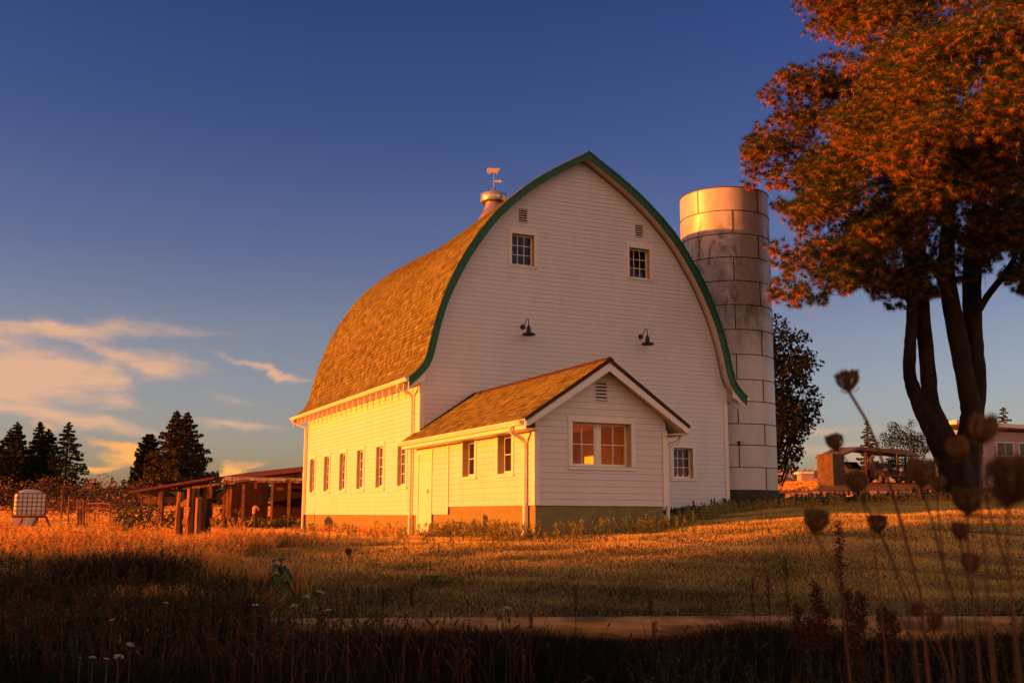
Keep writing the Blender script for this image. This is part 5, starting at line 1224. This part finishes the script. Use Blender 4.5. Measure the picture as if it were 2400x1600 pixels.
SHD = [ # px, py, depth, r, stem points, label
 (1990, 893, 1.75, 31, [(2040, 1000), (2085, 1130), (2130, 1290), (2165, 1420)], 'highest wild carrot seed head, alone against the sky', .55, .35, -.15),
 (1961, 1036, 1.9, 24, [(1985, 1075), (2010, 1140), (2060, 1300)], 'small heart-shaped wild carrot head just under the highest one', .4, .3, -.25),
 (2010, 1130, 1.6, 32, [(2035, 1190), (2080, 1290), (2140, 1450)], 'wild carrot head in front of the parked vehicles', .5, .6, -.1),
 (1908, 1222, 1.55, 34, [(1940, 1300), (1985, 1430)], 'lowest left wild carrot head over the sunlit grass strip', .45, .4, .1),
 (2058, 1226, 1.8, 26, [(2085, 1290), (2110, 1350), (2140, 1410)], 'round dark wild carrot head under the vehicles, on a straight reddish stalk', .3, .8, -.1),
 (2158, 1108, 1.35, 42, [(2180, 1200), (2210, 1320), (2250, 1450)], 'large blurred wild carrot head left of the pine trunk foot', .6, .6, 0),
 (2196, 1132, 1.7, 22, [(2200, 1220), (2215, 1330)], 'small wild carrot head touching the large blurred one', .5, .6, 0),
 (2302, 1006, 1.25, 40, [(2300, 1080), (2297, 1180), (2310, 1320)], 'tall oblong wild carrot head in front of the house wall', .65, .9, 0),
 (2256, 1050, 1.35, 30, [(2290, 1110), (2330, 1230), (2380, 1400)], 'olive wild carrot head leaning beside the tall oblong one', .7, .7, -.5),
 (2268, 1176, 1.4, 37, [(2265, 1250), (2280, 1380)], 'dark pointed wild carrot head right of the pine trunk foot', .3, .5, 0),
 (2362, 1128, .85, 72, [(2360, 1260), (2372, 1420)], 'biggest and most blurred wild carrot head at the right edge', .25, .7, 0),
 (2250, 1245, 1.5, 24, [(2262, 1330), (2290, 1450)], 'faint wild carrot head below the dark pointed one', .35, .6, .1),
 (2272, 1318, 1.6, 26, [(2290, 1390), (2320, 1480)], 'faint greenish wild carrot head over the dark lawn', .5, .8, .1),
 (2188, 1455, 1.7, 24, [(2200, 1510), (2225, 1570)], 'half-closed wild carrot head in front of the log', .4, 1.0, .2),
 (2148, 1428, 1.65, 18, [(2175, 1500), (2240, 1600)], 'small brown wild carrot head over the log, left of the half-closed one', .3, 1.0, 0)]
for i, (px, py, d, r_, sp_, lb, tone, clo, tilt) in enumerate(SHD): seed_head(px, py, d, r_, sp_, lb, 100+i, tone, clo, tilt)

def dock(px, ytop, depth, hpx, label, seed, bend=0, m=None, wide=1.0):
    rs = np.random.RandomState(seed); b = put(px, depth); t = thing('dock_spike', b, label, 'dock plant', 'dark dock spikes by the log')
    T = at(px+bend, ytop, depth); B0 = Vector(b); K_ = FPX/depth
    path = smooth3([B0, B0.lerp(T, .5)+Vector((rs.normal()*.02, 0, 0)), T], 1); MB().tube(path, [.006, .005, .004, .003, .002, .002, .002][:len(path)], 5).build('stem', M_dock, t)
    L_ = hpx/K_; wide *= .72; C = []; D = []
    for k in range(int(24+hpx*.35)):
        f = k/(24+hpx*.35); c = np.array(T)-np.array([0, 0, f*L_])+rs.normal(size=3)*[.006, .006, 0]; n = int(5+9*rs.rand())
        for j in range(n): d_ = rs.normal(size=3); d_ /= np.linalg.norm(d_); C.append(c+d_*(.009+.016*math.sin(math.pi*min(1, f*.8+.15)))*wide*rs.uniform(.5, 1.2)); D.append(d_)
    V, F = leaf_tris(np.array(C), .012*wide, np.array(D), .7); npmesh('seeds', V, F, M_dock, t, rs.rand(len(F))); return t
DK = [(1360, 1372, 9.5, 60), (1525+0, 1405, 9.8, 30), (1757, 1352, 8.6, 90), (1808, 1352, 8.0, 70), (1842, 1310, 7.6, 110), (1962, 1225, 6.4, 160), (1925, 1370, 4.6, 140), (1975, 1385, 4.4, 150), (1945, 1430, 4.3, 90), (2022, 1392, 4.8, 80), (2010, 1440, 4.2, 110), (1870, 1420, 5.0, 100), (2055, 1425, 4.4, 100), (2095, 1440, 4.2, 90), (1895, 1450, 4.8, 70), (955, 1375, 9.5, 40), (903, 1380, 9.6, 36), (1240, 1435, 9.2, 34), (1535, 1455, 8.8, 30), (850, 1376, 9.2, 40)]
DL = ['thin dock spike above the log in the middle of the lawn', 'short faint dock spike just above the log', 'dock spike standing left of the pair right of the lawn middle', 'dock spike, shorter one of the close pair above the log', 'taller dock spike of the close pair above the log', 'highest dock spike, rising to the sunlit grass strip', 'black dock spike in the dense clump, second from its left', 'tallest black dock spike of the dense clump', 'short black dock spike between the two tall ones', 'slim dock spike at the top right of the dense clump', 'thick black dock spike in the middle of the dense clump', 'black dock spike at the left end of the dense clump', 'black dock spike right of the middle of the dense clump', 'black dock spike at the right end of the dense clump', 'low black dock spike near the left end of the dense clump', 'small dark spike left of the lawn middle above the log, nearer the log', 'small dark spike on the left part of the log, leftward of its twin', 'tiny leaning dark spike crossing the log left of the middle', 'tiny dark spike crossing the middle of the log', 'small dark spike above the left end of the log']
for i, (q, lb) in enumerate(zip(DK, DL)): dock(*q, lb, 300+i, bend=random.uniform(-12, 12), wide=1.5 if 1860 < q[0] < 2100 else 1.1)

# big-leaved green plant
b = put(663, 15.5); bp = thing('leafy_stalk', b, 'tall green plant with big drooping leaves in front of the dry grass', 'plant')
zt3 = at(663, 1310, 15.5).z; MB().tube([(b[0], b[1], b[2]), (b[0]+.02, b[1], (b[2]+zt3)/2), (b[0], b[1], zt3)], .012, 6).build('stem', M_stemg, bp)
def drooped(base_, a, L_, w_, dr, rise=.25):
    """a big leaf as a bent strip"""
    e = np.array([math.cos(a), math.sin(a), 0]); s = np.cross(e, [0, 0, 1]); V = []; F = []; n = 7
    for i in range(n+1):
        f = i/n; c = np.array(base_)+e*L_*f*(1-.25*f)+np.array([0, 0, rise*L_*math.sin(f*2.2)-dr*L_*f*f]); ww = w_*math.sin(math.pi*min(1, .12+f*.88))**.8+.002
        V += [c-s*ww, c+np.array([0, 0, -.12*ww]), c+s*ww]
    for i in range(n):
        for j in (0, 1): F.append((3*i+j, 3*i+j+1, 3*i+j+4, 3*i+j+3))
    return V, F
def leafset(parent, specs, name='leaves', m=None):
    V = []; F = []
    for sp__ in specs:
        v, f = drooped(*sp__); F += [tuple(i+len(V) for i in q) for q in f]; V += v
    npmesh(name, np.array(V), np.array(F), m or M_broad, parent, np.random.rand(len(F)), smooth=True)
sp2 = []
for k in range(16):
    f = .35+.65*k/15; a = k*2.4; sp2.append(((b[0], b[1], b[2]+(zt3-b[2])*f), a, .33*(1.2-f*.6), .085*(1.25-f*.6), .8-.5*(f > .9)))
leafset(bp, sp2)
b = put(1020, 17.5); bp2 = thing('leafy_stalk', b, 'low dark thistle rosette on the sunlit grass before the annex', 'plant'); leafset(bp2, [((b[0], b[1], b[2]+.03), k*.7, .22, .025, .3, .7) for k in range(14)], m=M_shrub)
# single dark round seed head on a thin stalk before the barn wall
seed_head(817, 1293, 6.2, 9, [(817, 1330), (815, 1380)], 'tiny dark wild carrot head on a thin stalk below the barn foundation', 151, .15, 1, 0)
# white umbels
def umbel(px, py, depth, rpx, label, seed):
    rs = np.random.RandomState(seed); c = at(px, py, depth); r = rpx/FPX*depth; b = put(px, depth); t = thing('white_umbel', b, label, 'wildflower', 'white umbel flowers in the dark foreground')
    MB().tube(smooth3([Vector(b), Vector(b).lerp(c, .6)+Vector((.02, 0, 0)), c-Vector((0, 0, r*.5))], 1), .003, 5).build('stem', M_stemg, t)
    n = 130; a = rs.rand(n)*6.28; q = np.sqrt(rs.rand(n))*r; tl = rs.uniform(-.3, .3, 2)
    C = np.stack([c.x+q*np.cos(a), c.y+q*np.sin(a), c.z+q*np.cos(a)*tl[0]+q*np.sin(a)*tl[1]+(r*r-q*q)/r*.25+rs.normal(size=n)*r*.06], 1); V, F = leaf_tris(C, r*.24, None, .9)
    ry = MB()
    for k in range(12): ak = k*.52; ry.tube([c-Vector((0, 0, r*.5)), c+Vector((math.cos(ak)*r*.7, math.sin(ak)*r*.7, 0))], .0012, 3, cap=False)
    ry.build('rays', M_stemg, t); npmesh('flowers', V, F, M_white, t)
UM = [(750, 1387, 8.0, 11, 'white umbel highest and furthest right above the left end of the log'), (718, 1397, 7.8, 10, 'white umbel tilted just left of the highest umbel'), (775, 1352, 10.5, 9, 'dim white umbel over the dark lawn edge'), (768, 1430, 7.5, 9, 'small white umbel close above the log'), (688, 1420, 7.2, 10, 'pinkish white umbel beside the green plant foot'), (598, 1417, 7.0, 8, 'single white umbel left of the green plant'),
      (218, 1540, 6.2, 9, 'white umbel at the left of the lowest trio'), (250, 1543, 6.1, 7, 'small white umbel in the middle of the lowest trio'), (278, 1538, 6.2, 12, 'wide white umbel at the right of the lowest trio'), (306, 1510, 6.6, 10, 'dim white umbel above the lowest trio'), (390, 1412, 8.5, 6, 'faint tiny umbel in the dark grass on the left'), (262, 1452, 8, 7, 'faint umbel above the dark grass, far left group'), (188, 1540, 6.4, 4, 'tiny white umbel, lowest and leftmost'), (1185, 1425, 9.0, 12, 'pale umbel skeleton above the middle of the log')]
for i, q in enumerate(UM): umbel(*q, 200+i)
# timothy-like grass heads against the log
def grass_heads(name, n, seed, t0, t1, r0, r1, zt0, zt1, label):
    rs = np.random.RandomState(seed); mb = MB(); 
    for i in range(n):
        r = rs.uniform(r0, r1); t_ = rs.uniform(t0, t1); x = CAM[0]+r*(sy+t_*cy); y = CAM[1]+r*(cy-t_*sy); z = hz(x, y); zt = rs.uniform(zt0, zt1)
        l = rs.normal(size=2)*.10; p0 = Vector((x, y, z)); p1 = Vector((x+l[0]*.4, y+l[1]*.4, z+(zt-z)*.6)); p2 = Vector((x+l[0], y+l[1], zt)); d = (p2-p1).normalized(); q = p2+d*rs.uniform(.05, .09)+Vector((l[0]*.2, 0, -.01))
        mb.tube([p0, p1, p2], .0022, 3, cap=False); mb.tube([p2, p2.lerp(q, .25), p2.lerp(q, .7), q], [.003, .0085, .008, .002], 5, cap=False)
    V = np.array(mb.v); F = np.array([f for f in mb.f]); return tag(npmesh(name, V, F, M_dock, None, rs.rand(len(F))), label, 'grass', kind='stuff')
grass_heads('grass_heads', 230, 1, -.27, .02, 7.5, 10.5, -.42, -.12, 'dark seeded grass heads crossing the left part of the log')
grass_heads('grass_heads', 26, 2, .02, .30, 7.5, 10, -.45, -.22, 'few dark grass heads crossing the middle of the log')
grass_heads('grass_heads', 240, 3, -.55, -.27, 8, 14, -.45, .1, 'dark seeded grass stems in the shade on the left')
